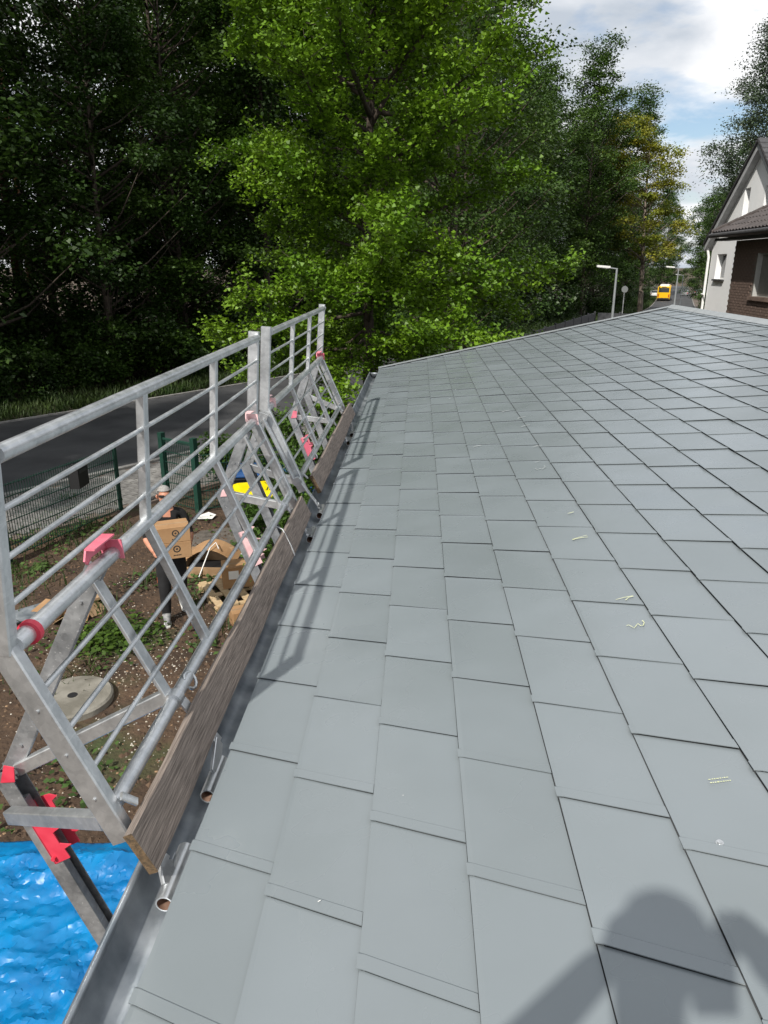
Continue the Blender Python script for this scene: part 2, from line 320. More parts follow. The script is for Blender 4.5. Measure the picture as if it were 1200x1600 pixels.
# ------------------------------------------------------------------ mesh helpers
class MB:
    def __init__(s): s.v = []; s.f = []; s.mi = []
    def add(s, vs, fs, mi=0):
        k = len(s.v); s.v += [tuple(p) for p in vs]; s.f += [tuple(i + k for i in f) for f in fs]; s.mi += [mi] * len(fs); return s
    def box(s, a, b, mi=0):
        x0, y0, z0 = a; x1, y1, z1 = b
        return s.add([(x0,y0,z0),(x1,y0,z0),(x1,y1,z0),(x0,y1,z0),(x0,y0,z1),(x1,y0,z1),(x1,y1,z1),(x0,y1,z1)],
                     [(3,2,1,0),(4,5,6,7),(0,1,5,4),(1,2,6,5),(2,3,7,6),(3,0,4,7)], mi)
    def bar(s, p, q, w, h, side=(0, 1, 0), mi=0, bev=0.0):
        """rectangular bar from p to q; w along `side`, h across; small chamfer"""
        p, q = Vector(p), Vector(q); d = (q - p).normalized()
        sd = Vector(side); sd = (sd - d * sd.dot(d)).normalized(); n = d.cross(sd)
        w, h = w / 2, h / 2
        if bev:
            prof = [(-w+bev,-h),(w-bev,-h),(w,-h+bev),(w,h-bev),(w-bev,h),(-w+bev,h),(-w,h-bev),(-w,-h+bev)]
        else:
            prof = [(-w,-h),(w,-h),(w,h),(-w,h)]
        k = len(prof)
        vs = [p + sd * a + n * b for a, b in prof] + [q + sd * a + n * b for a, b in prof]
        fs = [(i, (i+1) % k, k + (i+1) % k, k + i) for i in range(k)] + [tuple(range(k-1, -1, -1)), tuple(range(k, 2*k))]
        return s.add(vs, fs, mi)
    def tube(s, pts, r, n=10, caps=True, mi=0):
        pts = [Vector(p) for p in pts]; k = len(pts)
        rs = r if hasattr(r, '__len__') else [r] * k
        vs = []; ref = None
        for i, p in enumerate(pts):
            d = (pts[min(i+1, k-1)] - pts[max(i-1, 0)]).normalized()
            if ref is None:
                ref = Vector((0,0,1)) if abs(d.z) < .9 else Vector((1,0,0))
            a = (ref - d * ref.dot(d)).normalized(); b = d.cross(a); ref = a
            for j in range(n):
                t = 2 * math.pi * j / n
                vs.append(p + (a * math.cos(t) + b * math.sin(t)) * rs[i])
        fs = []
        for i in range(k - 1):
            for j in range(n):
                a0 = i*n + j; a1 = i*n + (j+1) % n
                fs.append((a0, a1, a1 + n, a0 + n))
        if caps: fs += [tuple(range(n-1, -1, -1)), tuple(range((k-1)*n, k*n))]
        return s.add(vs, fs, mi)
    def pipe(s, p, q, r, wall=0.004, n=16, mi=0, mi_in=1):
        """open hollow tube with wall thickness"""
        p, q = Vector(p), Vector(q); d = (q-p).normalized()
        ref = Vector((0,0,1)) if abs(d.z) < .9 else Vector((1,0,0))
        a = (ref - d*ref.dot(d)).normalized(); b = d.cross(a)
        def ring(c, rr): return [c + (a*math.cos(2*math.pi*j/n) + b*math.sin(2*math.pi*j/n))*rr for j in range(n)]
        vs = ring(p, r) + ring(q, r) + ring(p, r-wall) + ring(q, r-wall)
        fo = []; fi = []
        for j in range(n):
            j2 = (j+1) % n
            fo += [(j, j2, n+j2, n+j), (j2, j, 2*n+j, 2*n+j2), (n+j, n+j2, 3*n+j2, 3*n+j)]
            fi += [(3*n+j, 3*n+j2, 2*n+j2, 2*n+j)]
        k = len(s.v); s.add(vs, fo, mi)
        s.f += [tuple(i+k for i in f) for f in fi]; s.mi += [mi_in]*len(fi)
        return s
    def prism(s, poly, off, mi=0):
        """closed polygon (3-D points) extruded by vector off"""
        k = len(poly); off = Vector(off)
        vs = [Vector(p) for p in poly] + [Vector(p) + off for p in poly]
        fs = [tuple(range(k-1, -1, -1)), tuple(range(k, 2*k))] + [(i, (i+1) % k, k+(i+1) % k, k+i) for i in range(k)]
        return s.add(vs, fs, mi)
    def disc(s, c, r, h, n=24, mi=0, bev=0.0):
        c = Vector(c); prof = [(0, r), (h - bev, r), (h, r - bev)] if bev else [(0, r), (h, r)]
        vs = []; 
        for z, rr in prof:
            for j in range(n):
                t = 2*math.pi*j/n; vs.append(c + Vector((math.cos(t)*rr, math.sin(t)*rr, z)))
        fs = []
        for i in range(len(prof)-1):
            for j in range(n): fs.append((i*n+j, i*n+(j+1) % n, (i+1)*n+(j+1) % n, (i+1)*n+j))
        fs += [tuple(range(n-1, -1, -1)), tuple(range((len(prof)-1)*n, len(prof)*n))]
        return s.add(vs, fs, mi)
    def mesh(s, name, mats, smooth=False, fix=True):
        me = bpy.data.meshes.new(name); me.from_pydata(s.v, [], s.f)
        for m in (mats if isinstance(mats, (list, tuple)) else [mats]): me.materials.append(m)
        if len(me.materials) > 1: me.polygons.foreach_set('material_index', s.mi)
        if fix:
            bm = bmesh.new(); bm.from_mesh(me); bmesh.ops.recalc_face_normals(bm, faces=bm.faces); bm.to_mesh(me); bm.free()
        if smooth: me.polygons.foreach_set('use_smooth', [True] * len(me.polygons))
        me.update(); return me

def smooth_by_angle(me, ang=40):
    me.polygons.foreach_set('use_smooth', [True] * len(me.polygons))
    bm = bmesh.new(); bm.from_mesh(me)
    for e in bm.edges:
        if len(e.link_faces) == 2 and e.calc_face_angle(0) > R(ang): e.smooth = False
    bm.to_mesh(me); bm.free()

def tag(o, label=None, cat=None, group=None, kind=None):
    if label: o['label'] = label
    if cat: o['category'] = cat
    if group: o['group'] = group
    if kind: o['kind'] = kind
    return o

def link(name, me, parent=None):
    o = bpy.data.objects.new(name, me); COL.objects.link(o)
    if parent is not None:
        o.parent = parent
        root = parent
        loc = Vector((0, 0, 0))
        while root is not None:
            loc += root.location + root.matrix_parent_inverse.translation; root = root.parent
        o.matrix_parent_inverse = Matrix.Translation(-loc)
    return o

def thing(name, label, cat, loc=(0, 0, 0), group=None):
    o = bpy.data.objects.new(name, None); COL.objects.link(o); o.location = loc
    o.empty_display_size = 0.2
    return tag(o, label, cat, group)

def part(name, mb, mats, parent, smooth=None, label=None, kind=None):
    me = mb.mesh(name, mats)
    if smooth: smooth_by_angle(me, smooth)
    o = link(name, me, parent)
    if label: o['label'] = label
    if kind: o['kind'] = kind
    return o

def single(name, mb, mats, label, cat, group=None, smooth=None, kind=None):
    me = mb.mesh(name, mats)
    if smooth: smooth_by_angle(me, smooth)
    return tag(link(name, me), label, cat, group, kind)

def structure(name, mb, mats, smooth=None):
    me = mb.mesh(name, mats)
    if smooth: smooth_by_angle(me, smooth)
    return tag(link(name, me), kind='structure')

def copy_tree(o, parent=None):
    c = o.copy(); COL.objects.link(c); c.parent = parent
    for ch in o.children: copy_tree(ch, c)
    return c

def fast_mesh(name, V, F, mat, smooth=False):
    """V (n,3), F (m,4) quads as numpy arrays"""
    me = bpy.data.meshes.new(name)
    n, m = len(V), len(F)
    k = F.shape[1]
    me.vertices.add(n); me.vertices.foreach_set('co', np.ascontiguousarray(V, np.float32).ravel())
    me.loops.add(m*k); me.loops.foreach_set('vertex_index', np.ascontiguousarray(F, np.int32).ravel())
    me.polygons.add(m)
    me.polygons.foreach_set('loop_start', np.arange(0, m*k, k, dtype=np.int32))
    me.polygons.foreach_set('loop_total', np.full(m, k, np.int32))
    me.materials.append(mat)
    me.update(calc_edges=True)
    return me

def unit(a): return a / (np.linalg.norm(a, axis=-1, keepdims=True) + 1e-9)

def leaves(name, C, size, mat, updir=0.55, shape='oval', out=None, outw=0.0, rg=rng):
    """one small kite-shaped face per leaf, at points C"""
    n = len(C)
    size = np.asarray(size) * np.ones(n)
    nor = rg.normal(size=(n, 3)); nor = unit(nor); nor[:, 2] = np.abs(nor[:, 2])
    nor = unit(nor * (1 - updir) + np.array([0, 0, updir]))
    if out is not None: nor = unit(nor + out * outw)
    a = unit(np.cross(nor, rg.normal(size=(n, 3)))); b = np.cross(nor, a)
    if shape == 'fan': pts = [(0, -.42), (-.52, .30), (0, .46), (.52, .30)]
    elif shape == 'blade': pts = [(-.05, -.5), (-.03, .1), (0, .5), (.05, -.4)]
    else: pts = [(0, -.5), (-.34, .02), (0, .5), (.34, .02)]
    bend = [0.0, .07, -.04, .07]
    V = np.stack([C + size[:, None] * (a*px + b*py + nor*bz) for (px, py), bz in zip(pts, bend)], 1).reshape(-1, 3)
    F = np.arange(4*n).reshape(-1, 4)
    return fast_mesh(name, V, F, mat)

# ------------------------------------------------------------------ terrain
def sstep(t): t = min(1, max(0, t)); return t*t*(3 - 2*t)
def gz(y): return -2.75 * sstep((y - 28) / 125.0)

ROAD = [(-62, -52), (-40, -24), (-22.5, -1.5), (-8.9, 16.2), (2.6, 33.5), (13.8, 54), (26.6, 82), (39.5, 118), (51, 152), (67, 200), (92, 275)]
def catmull(P, n=14):
    out = []
    P = [np.array(p, float) for p in P]
    for i in range(len(P)-1):
        p0 = P[max(i-1, 0)]; p1 = P[i]; p2 = P[i+1]; p3 = P[min(i+2, len(P)-1)]
        for k in range(n):
            t = k/n
            out.append(.5*((2*p1) + (-p0+p2)*t + (2*p0-5*p1+4*p2-p3)*t*t + (-p0+3*p1-3*p2+p3)*t**3))
    out.append(P[-1]); return np.array(out)
RC = catmull(ROAD)
RT = unit(np.gradient(RC, axis=0)); RN = np.stack([-RT[:, 1], RT[:, 0]], 1)     # left normals
def road_pt(i, off): return RC[i] + RN[i]*off

mb = MB()
ys = sorted(set([-120, -60] + list(range(-30, 30, 5)) + list(range(30, 300, 6)) + [320, 400, 600, 1000, 2000]))
xs = [-1500, -600, -250, -120, -60, -30, -15, -8, -4, 0, 4, 10, 20, 40, 80, 160, 300, 700, 1500]
for y in ys:
    for x in xs: mb.v.append((x, y, gz(y)))
nx = len(xs)
for j in range(len(ys)-1):
    for i in range(nx-1):
        mb.f.append((j*nx+i, j*nx+i+1, (j+1)*nx+i+1, (j+1)*nx+i)); mb.mi.append(0)
structure('ground', mb, M['ground'])

def strip(name, o0, o1, dz, mat, i0=0, i1=None, depth=0.0):
    mb = MB(); i1 = i1 or len(RC)
    rows = range(i0, i1)
    for i in rows:
        for o in (o0, o1):
            p = road_pt(i, o); mb.v.append((p[0], p[1], gz(p[1]) + dz))
    k = len(rows)
    for j in range(k-1):
        mb.f.append((2*j, 2*j+1, 2*j+3, 2*j+2)); mb.mi.append(0)
    if depth:
        b = len(mb.v)
        for i in rows:
            for o in (o0, o1):
                p = road_pt(i, o); mb.v.append((p[0], p[1], gz(p[1]) + dz - depth))
        for j in range(k-1):
            mb.f += [(2*j, 2*j+2, b+2*j+2, b+2*j), (2*j+1, b+2*j+1, b+2*j+3, 2*j+3)]; mb.mi += [0, 0]
    return structure(name, mb, mat)
strip('road', -3.5, 3.5, 0.03, M['asphalt'])
strip('forest_floor', 3.9, 60, 0.02, pmat('leaf_mould', (0.018, 0.020, 0.008), (0.050, 0.042, 0.022), rough=0.95, scale=1.5, detail=8, bump=0.5))
strip('kerb', -3.66, -3.52, 0.10, M['kerb'], depth=0.25)
strip('kerb', 3.52, 3.64, 0.07, M['kerb'], depth=0.25)

# paved footway between kerb and garden fence; setts near the camera are pieces
pav = strip('pavement', -6.1, -3.68, 0.05, M['mortar'], depth=0.2)
def in_near(p): return -9 < p[0] < -1.5 and 8.5 < p[1] < 20
sett_me = MB()
sett_me.box((-.115, -.075, 0), (.115, .075, .03)); sm = sett_me.mesh('sett', M['sett'])
cands = []
i_lo = 0
arc = np.concatenate([[0], np.cumsum(np.linalg.norm(np.diff(RC, axis=0), axis=1))])
def road_at(sv):
    i = int(np.clip(np.searchsorted(arc, sv) - 1, 0, len(RC)-2)); t = (sv - arc[i]) / (arc[i+1]-arc[i])
    return RC[i]*(1-t)+RC[i+1]*t, unit(RT[i]*(1-t)+RT[i+1]*t)
s_val = 0; row = 0
while s_val < arc[-1]:
    c, tg = road_at(s_val)
    if np.hypot(c[0]+8, c[1]-15) < 14:
        nr = np.array([-tg[1], tg[0]])
        o = -3.82 - (0.12 if row % 2 else 0)
        while o > -6.0:
            p = c + nr*o
            if in_near(p): cands.append((np.hypot(p[0]-.5, p[1]+1), p[0], p[1], math.atan2(nr[1], nr[0])))
            o -= 0.245
    s_val += 0.165; row += 1
cands.sort()
for k, (d, x, y, a) in enumerate(cands[:290]):
    o = bpy.data.objects.new('sett', sm); COL.objects.link(o); o.parent = pav
    o.location = (x, y, 0.038 + random.uniform(-.004, .004)); o.rotation_euler = (0, 0, a + random.uniform(-.02, .02))
if len(cands) > 290:
    mb = MB()
    for d, x, y, a in cands[290:1600]:
        ca, sa = math.cos(a), math.sin(a); z = 0.066 + random.uniform(-.004, .004)
        q = [(-.115,-.075),(.115,-.075),(.115,.075),(-.115,.075)]
        vs = [(x+ca*u-sa*v, y+sa*u+ca*v, z) for u, v in q] + [(x+ca*u-sa*v, y+sa*u+ca*v, z-.03) for u, v in q]
        mb.add(vs, [(0,1,2,3),(0,4,5,1),(1,5,6,2),(2,6,7,3),(3,7,4,0)])
    part('sett_field', mb, M['sett'], pav, kind='stuff')

# a worn asphalt patch (old path) in the garden
mb = MB()
pts = [(-3.4, 9.4), (-2.9, 9.0), (-2.2, 8.9), (-1.3, 9.1), (-.6, 9.3), (-.6, 10.9), (-1.5, 11.0), (-2.4, 10.8), (-3.1, 10.5)]
mb.prism([(x, y, -.05) for x, y in pts], (0, 0, .056))
structure('garden_path', mb, pmat('gritty_path', (0.075, 0.066, 0.056), (0.15, 0.13, 0.11), rough=0.95, scale=6, detail=9, bump=0.5, bscale=60))

# ------------------------------------------------------------------ the bungalow we stand on
TH = R(11.054)
EZ = 2.85
W, L_, SH = 0.24, 0.42, 0.1094
CT, ST = math.cos(TH), math.sin(TH)
def roof(x, y, z=0.0): return Vector((x*CT - z*ST, y, EZ + x*ST + z*CT))
RIDGE = 4.47
def verge_y(x): return 9.82 + 0.147*x
YN = -3.2
house = thing('bungalow', 'single-storey house with low-pitched roof of grey diamond-seamed metal tiles', 'house', (4.4, 3.4, 0))
BACK = 8.72
mb = MB()
mb.box((0.42, YN+.3, -.02), (BACK - .42, 9.45, 2.70))
part('wall', mb, M['plaster'], house)
mb = MB()      # gable infill
gx = RIDGE*CT; gzr = EZ + RIDGE*ST
for y in (YN+.31, 9.20):
    mb.prism([(.42, y, 2.69), (BACK-.42, y, 2.69), (gx, y, gzr-.16)], (0, .2, 0))
part('gable', mb, M['plaster'], house)
mb = MB()      # deck slabs of both slopes
v = [roof(0.02, YN, -.006), roof(RIDGE, YN, -.006), roof(RIDGE, verge_y(RIDGE)-.02, -.006), roof(0.02, verge_y(0)-.02, -.006)]
mb.prism(v, (0, 0, -.1))
def back(x, y, z=0): p = roof(x, y, z); return Vector((2*gx - p.x, p.y, p.z))
v = [back(0.02, YN, -.006), back(RIDGE, YN, -.006), back(RIDGE, verge_y(RIDGE)-.02, -.006), back(0.02, verge_y(RIDGE)+.5, -.006)]
mb.prism(v, (0, 0, -.1))
part('roof_deck', mb, M['deck_and_gap_shade'], house)
# soffit / fascia
mb = MB(); mb.box((0.03, YN, 2.62), (0.055, 9.8, 2.78)); mb.box((0.056, YN, 2.66), (.42, 9.5, 2.69))
part('fascia', mb, M['trim'], house)

def tile_geo():
    """one folded sheet tile: raised eave edge, raised flat fold at its near edge with a crease behind it"""
    mb = MB()
    vrow = [0.0, 0.034, 0.038, 0.20, L_ + 0.0005]
    zrow = [0.0064, 0.0059, 0.0030, 0.0022, 0.0008]
    us = [0.0, 0.012, 0.5*W, W - 0.002]
    zu = [0.0082, 0.0086, 0.0046, 0.0008]
    vs = []
    for v, zv in zip(vrow, zrow):
        for u, zz in zip(us, zu):
            uu = u - (0.004 if (v < .036 and u == 0) else 0)
            vs.append((uu, v - SH*u/W, zz + zv))
    k = len(us); fs = []
    for j in range(len(vrow)-1):
        for i in range(k-1): fs.append((j*k+i, j*k+i+1, (j+1)*k+i+1, (j+1)*k+i))
    N0 = vs[:k]
    NV = list(N0) + [(x, y, z - .0028) for x, y, z in N0] + [(x, y + .008, z - .0030) for x, y, z in N0]
    mb.add(NV, [(i+1, i, k+i, k+i+1) for i in range(k-1)] + [(k+i+1, k+i, 2*k+i, 2*k+i+1) for i in range(k-1)])
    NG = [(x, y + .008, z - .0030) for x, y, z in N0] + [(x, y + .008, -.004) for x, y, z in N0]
    mb.add(NG, [(i+1, i, k+i, k+i+1) for i in range(k-1)], 1)  # recess behind the near edge, its dark colour standing in for shade
    mb.add(vs, fs)
    # eave edge: thin folded lip, then a recess coloured dark as the shade in the gap
    E0 = [vs[j*k] for j in range(len(vrow))]; n_ = len(E0)
    V2 = E0 + [(x, y, z - .0028) for x, y, z in E0] + [(x + .012, y, z - .0030) for x, y, z in E0]
    mb.add(V2, [(j, j+1, n_+j+1, n_+j) for j in range(n_-1)] + [(n_+j, n_+j+1, 2*n_+j+1, 2*n_+j) for j in range(n_-1)])
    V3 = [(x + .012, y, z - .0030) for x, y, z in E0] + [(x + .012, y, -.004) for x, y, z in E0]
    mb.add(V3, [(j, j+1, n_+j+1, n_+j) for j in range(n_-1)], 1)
    return mb
TG = tile_geo()
tile_me = TG.mesh('tile', [M['tile'], M['deck_and_gap_shade']], fix=False)
OFF = [0, -.4248, -.939, -1.4468, -1.9361, -2.4431, -2.9277, -3.4249, -3.9007]
while len(OFF) < 20: OFF.append(OFF[-1] - 0.495)
def cam_px(p):
    d = p - CAM; z = d.dot(FW)
    return (600 + 1142*d.dot(RX)/z, 800 - 1142*d.dot(UP)/z, z) if z > .1 else (None, None, z)
near, rest = [], []
NCOL = 19
for c in range(NCOL):
    x0 = c*W
    if x0 > RIDGE - .04: break
    k0 = int(math.floor((YN - OFF[c]*L_)/L_)) + 1
    for k in range(k0, k0 + 60):
        y0 = L_*(k + OFF[c])
        if y0 > verge_y(x0) + SH: break
        full = (y0 + L_ < verge_y(x0) - .03) and (x0 + W <= RIDGE) and y0 - SH > YN
        px, py, z = cam_px(roof(x0 + .12, y0 + .15))
        vis = px is not None and -150 < px < 1350 and 450 < py < 1800
        (near if (full and vis) else rest).append((z if vis else 99, x0, y0))
near.sort()
rest += near[290:]; near = near[:290]
rot = (0, -TH, 0)
hl = house.location
for z, x0, y0 in near:
    o = bpy.data.objects.new('tile', tile_me); COL.objects.link(o); o.parent = house
    o.location = roof(x0, y0) - hl
    o.rotation_euler = (random.gauss(0, .0022), -TH + random.gauss(0, .0030), random.gauss(0, .0012))
bm = bmesh.new()
for z, x0, y0 in rest:
    vs = [bm.verts.new((v[0]+x0, v[1]+y0, v[2])) for v in TG.v]
    for f, mi in zip(TG.f, TG.mi): bm.faces.new([vs[i] for i in f]).material_index = mi
def bis(co, no):
    geom = bm.verts[:] + bm.edges[:] + bm.faces[:]
    bmesh.ops.bisect_plane(bm, geom=geom, plane_co=co, plane_no=no, clear_outer=True)
bis((0, verge_y(0), 0), (-.147, 1, 0)); bis((RIDGE, 0, 0), (1, 0, 0)); bis((0, YN, 0), (0, -1, 0))
me = bpy.data.meshes.new('tile_field'); me.materials.append(M['tile']); me.materials.append(M['deck_and_gap_shade']); bm.to_mesh(me); bm.free()
me.transform(Matrix.Translation((0, 0, EZ)) @ Matrix.Rotation(-TH, 4, 'Y'))
tag(link('tile_field', me, house), kind='stuff')
# far slope tiles, eave strip, verge trim and ridge cap
mb = MB()
for c in range(NCOL):
    for k in range(-8, 26):
        x0 = c*W; y0 = L_*(k + .5*(c % 2))
        if x0 + W > RIDGE or y0 + L_ > 10.3 or y0 < YN: continue
        P = [(x0, y0, .011), (x0+W, y0, .004), (x0+W, y0+L_-.004, .002), (x0, y0+L_-.004, .008)]
        mb.add([back(*p) for p in P] + [back(x0, y0, -.003), back(x0, y0+L_-.004, -.003)], [(0, 3, 2, 1), (0, 4, 5, 3)])
part('tile_field', mb, M['tile'], house, kind='stuff')
mb = MB()
v0, v1 = 0.0, RIDGE
mb.prism([roof(v0-.01, verge_y(v0)-.03, .02), roof(v1, verge_y(v1)-.03, .02), roof(v1, verge_y(v1)+.05, .02), roof(v0-.01, verge_y(v0)+.05, .02)], (0, 0, .012))
mb.prism([roof(v0-.01, verge_y(v0)+.04, .02), roof(v1, verge_y(v1)+.04, .02), roof(v1, verge_y(v1)+.052, .02), roof(v0-.01, verge_y(v0)+.052, .02)], (0, 0, -.15))
part('verge_trim', mb, M['trim'], house)
seg = [YN, -.6, 1.9, 4.4, 6.9, 9.4, verge_y(RIDGE) + .06]
for a, b_ in zip(seg[:-1], seg[1:]):
    mb = MB()
    A = [roof(RIDGE-.10, a + .003, .014), roof(RIDGE-.005, a + .003, .040), back(RIDGE-.005, a + .003, .040), back(RIDGE-.10, a + .003, .014)]
    A2 = [p + Vector((0, b_-a-.006, 0)) for p in A]
    mb.add(A + A2, [(0, 1, 5, 4), (1, 2, 6, 5), (2, 3, 7, 6)])
    mb.add([p - Vector((0, 0, .012)) for p in A + A2], [(4, 5, 1, 0), (5, 6, 2, 1), (6, 7, 3, 2)])
    part('ridge_cap', mb, M['trim'], house)
# gutter: half-round zinc channel with rolled front bead and a stop end
mb = MB()
gc = Vector((-.066, 0, 2.802)); gr = .071
prof = [(-math.cos(t)*gr, -math.sin(t)*gr*1.12) for t in np.linspace(0, math.pi, 15)]
y0, y1 = YN, 9.80
vs = []
for y in np.linspace(y0, y1, 27):
    for a, b_ in prof: vs.append((gc.x + a, y, gc.z + b_ + .0006*math.sin(y*3)))
k = len(prof); fs = []
for j in range(26):
    for i in range(k-1): fs.append((j*k+i, (j+1)*k+i, (j+1)*k+i+1, j*k+i+1))
mb.add(vs, fs)
mb.add([(a, b_, c - .0) for a, b_, c in [(gc.x + p[0]*1.0, y1, gc.z + p[1]) for p in prof]], [tuple(range(k))])
gut = part('gutter', mb, M['zinc'], house, smooth=50)
sol = gut.modifiers.new('thickness', 'SOLIDIFY'); sol.thickness = .002
mb = MB(); mb.tube([(gc.x - gr - .004, y, gc.z + .003) for y in (y0, 0, 3, 6, y1)], .0095, n=10)
bead = part('bead', mb, M['zinc'], gut, smooth=60)
dirt = MB()
for k in range(420):
    y = random.choice((-.3, .1, .25, .9, 1.6, 2.8, 4.0)) + random.gauss(0, .22); t = random.gauss(2.45, .25); t = min(2.9, max(1.1, t))
    a = -math.cos(t)*(gr-.003); b_ = -math.sin(t)*(gr*1.12-.003); s_ = random.uniform(.002, .006)
    p = Vector((gc.x + a, y, gc.z + b_))
    dirt.add([p + Vector((-s_, 0, 0)), p + Vector((0, -s_, .001)), p + Vector((s_, 0, .001)), p + Vector((0, s_, .003))], [(0, 1, 2, 3)])
part('gutter_dirt', dirt, M['clod'], gut, kind='stuff')

# crayon marks, screw and specks on the tiles
def stroke(pts, w, mat):
    mb = MB(); z = .0145
    P = [Vector((x, y, z)) for x, y in pts]
    vs = []
    for i, p in enumerate(P):
        d = (P[min(i+1, len(P)-1)] - P[max(i-1, 0)]).normalized(); n = Vector((-d.y, d.x, 0))
        ww = w*.62*random.uniform(.5, 1.2)
        vs += [roof(*(p + n*ww/2)), roof(*(p - n*ww/2))]
    mb.add(vs, [(2*i, 2*i+1, 2*i+3, 2*i+2) for i in range(len(P)-1)])
    me = mb.mesh('crayon_mark', mat, fix=False)
    return link('crayon_mark', me, house)
stroke([(1.337, 1.236), (1.344, 1.240), (1.351, 1.226), (1.356, 1.212), (1.366, 1.226), (1.376, 1.239), (1.381, 1.222), (1.390, 1.222), (1.398, 1.240), (1.396, 1.257)], .006, M['chalk'])
stroke([(1.351, 1.440), (1.383, 1.448), (1.417, 1.450)], .006, M['chalk'])
stroke([(1.417, 1.446), (1.398, 1.442), (1.383, 1.425)], .006, M['chalk'])
stroke([(1.316, 2.088), (1.352, 2.104), (1.388, 2.112)], .007, M['chalk'])
stroke([(1.388, 2.090), (1.352, 2.094), (1.318, 2.086)], .007, M['chalk'])
stroke([(1.361, 2.438), (1.378, 2.440), (1.394, 2.446)], .008, M['chalk'])
stroke([(1.332, 3.32), (1.338, 3.285), (1.355, 3.30), (1.368, 3.28), (1.390, 3.31), (1.392, 3.345)], .007, M['chalk_white'])
stroke([(1.345, 3.45), (1.385, 3.47)], .007, M['chalk_white'])
for (x, y) in ((1.03, 4.13), (1.43, 4.50), (1.42, 3.84), (1.44, 4.81), (1.35, 5.17)):
    stroke([(x-.03, y-.01), (x, y+.01), (x+.035, y)], .012, M['chalk_white'])
for (x, y) in ((.66, 6.48), (.912, 6.25)):
    stroke([(x-.008, y-.012), (x+.006, y+.012)], .014, M['chalk_white'])
stroke([(.372, .203), (.378, .206)], .006, M['white'])
stroke([(.561, .52), (.5635, .521)], .004, M['white'])
for rowi, y in enumerate((.436, .424)):
    x = 1.322
    while x < 1.368:
        w_ = random.uniform(.002, .006); stroke([(x, y), (x + w_, y)], .006, M['chalk']); x += w_ + .0022
mb = MB(); c = roof(1.275, .241, .009)
for i, (rr, hh) in enumerate(((.0085, .0025), (.0055, .006))):
    mb.tube([c, c + Vector((-ST, 0, CT))*hh], rr, n=14)
part('screw', mb, M['galv'], house, smooth=40)

# ------------------------------------------------------------------ roof-edge guardrails
TOPC, KNEE, LOW = Vector((-.345, 0, 3.915)), Vector((-.380, 0, 3.447)), Vector((-.196, 0, 2.985))
def Y(v, y): return Vector((v.x, y, v.z))
def lerp(a, b, t): return a*(1-t) + b*t
def bolt(mb, p, axis, r=.009, h=.010):
    p = Vector(p); axis = Vector(axis).normalized()
    mb.tube([p, p + axis*h], r, n=6)

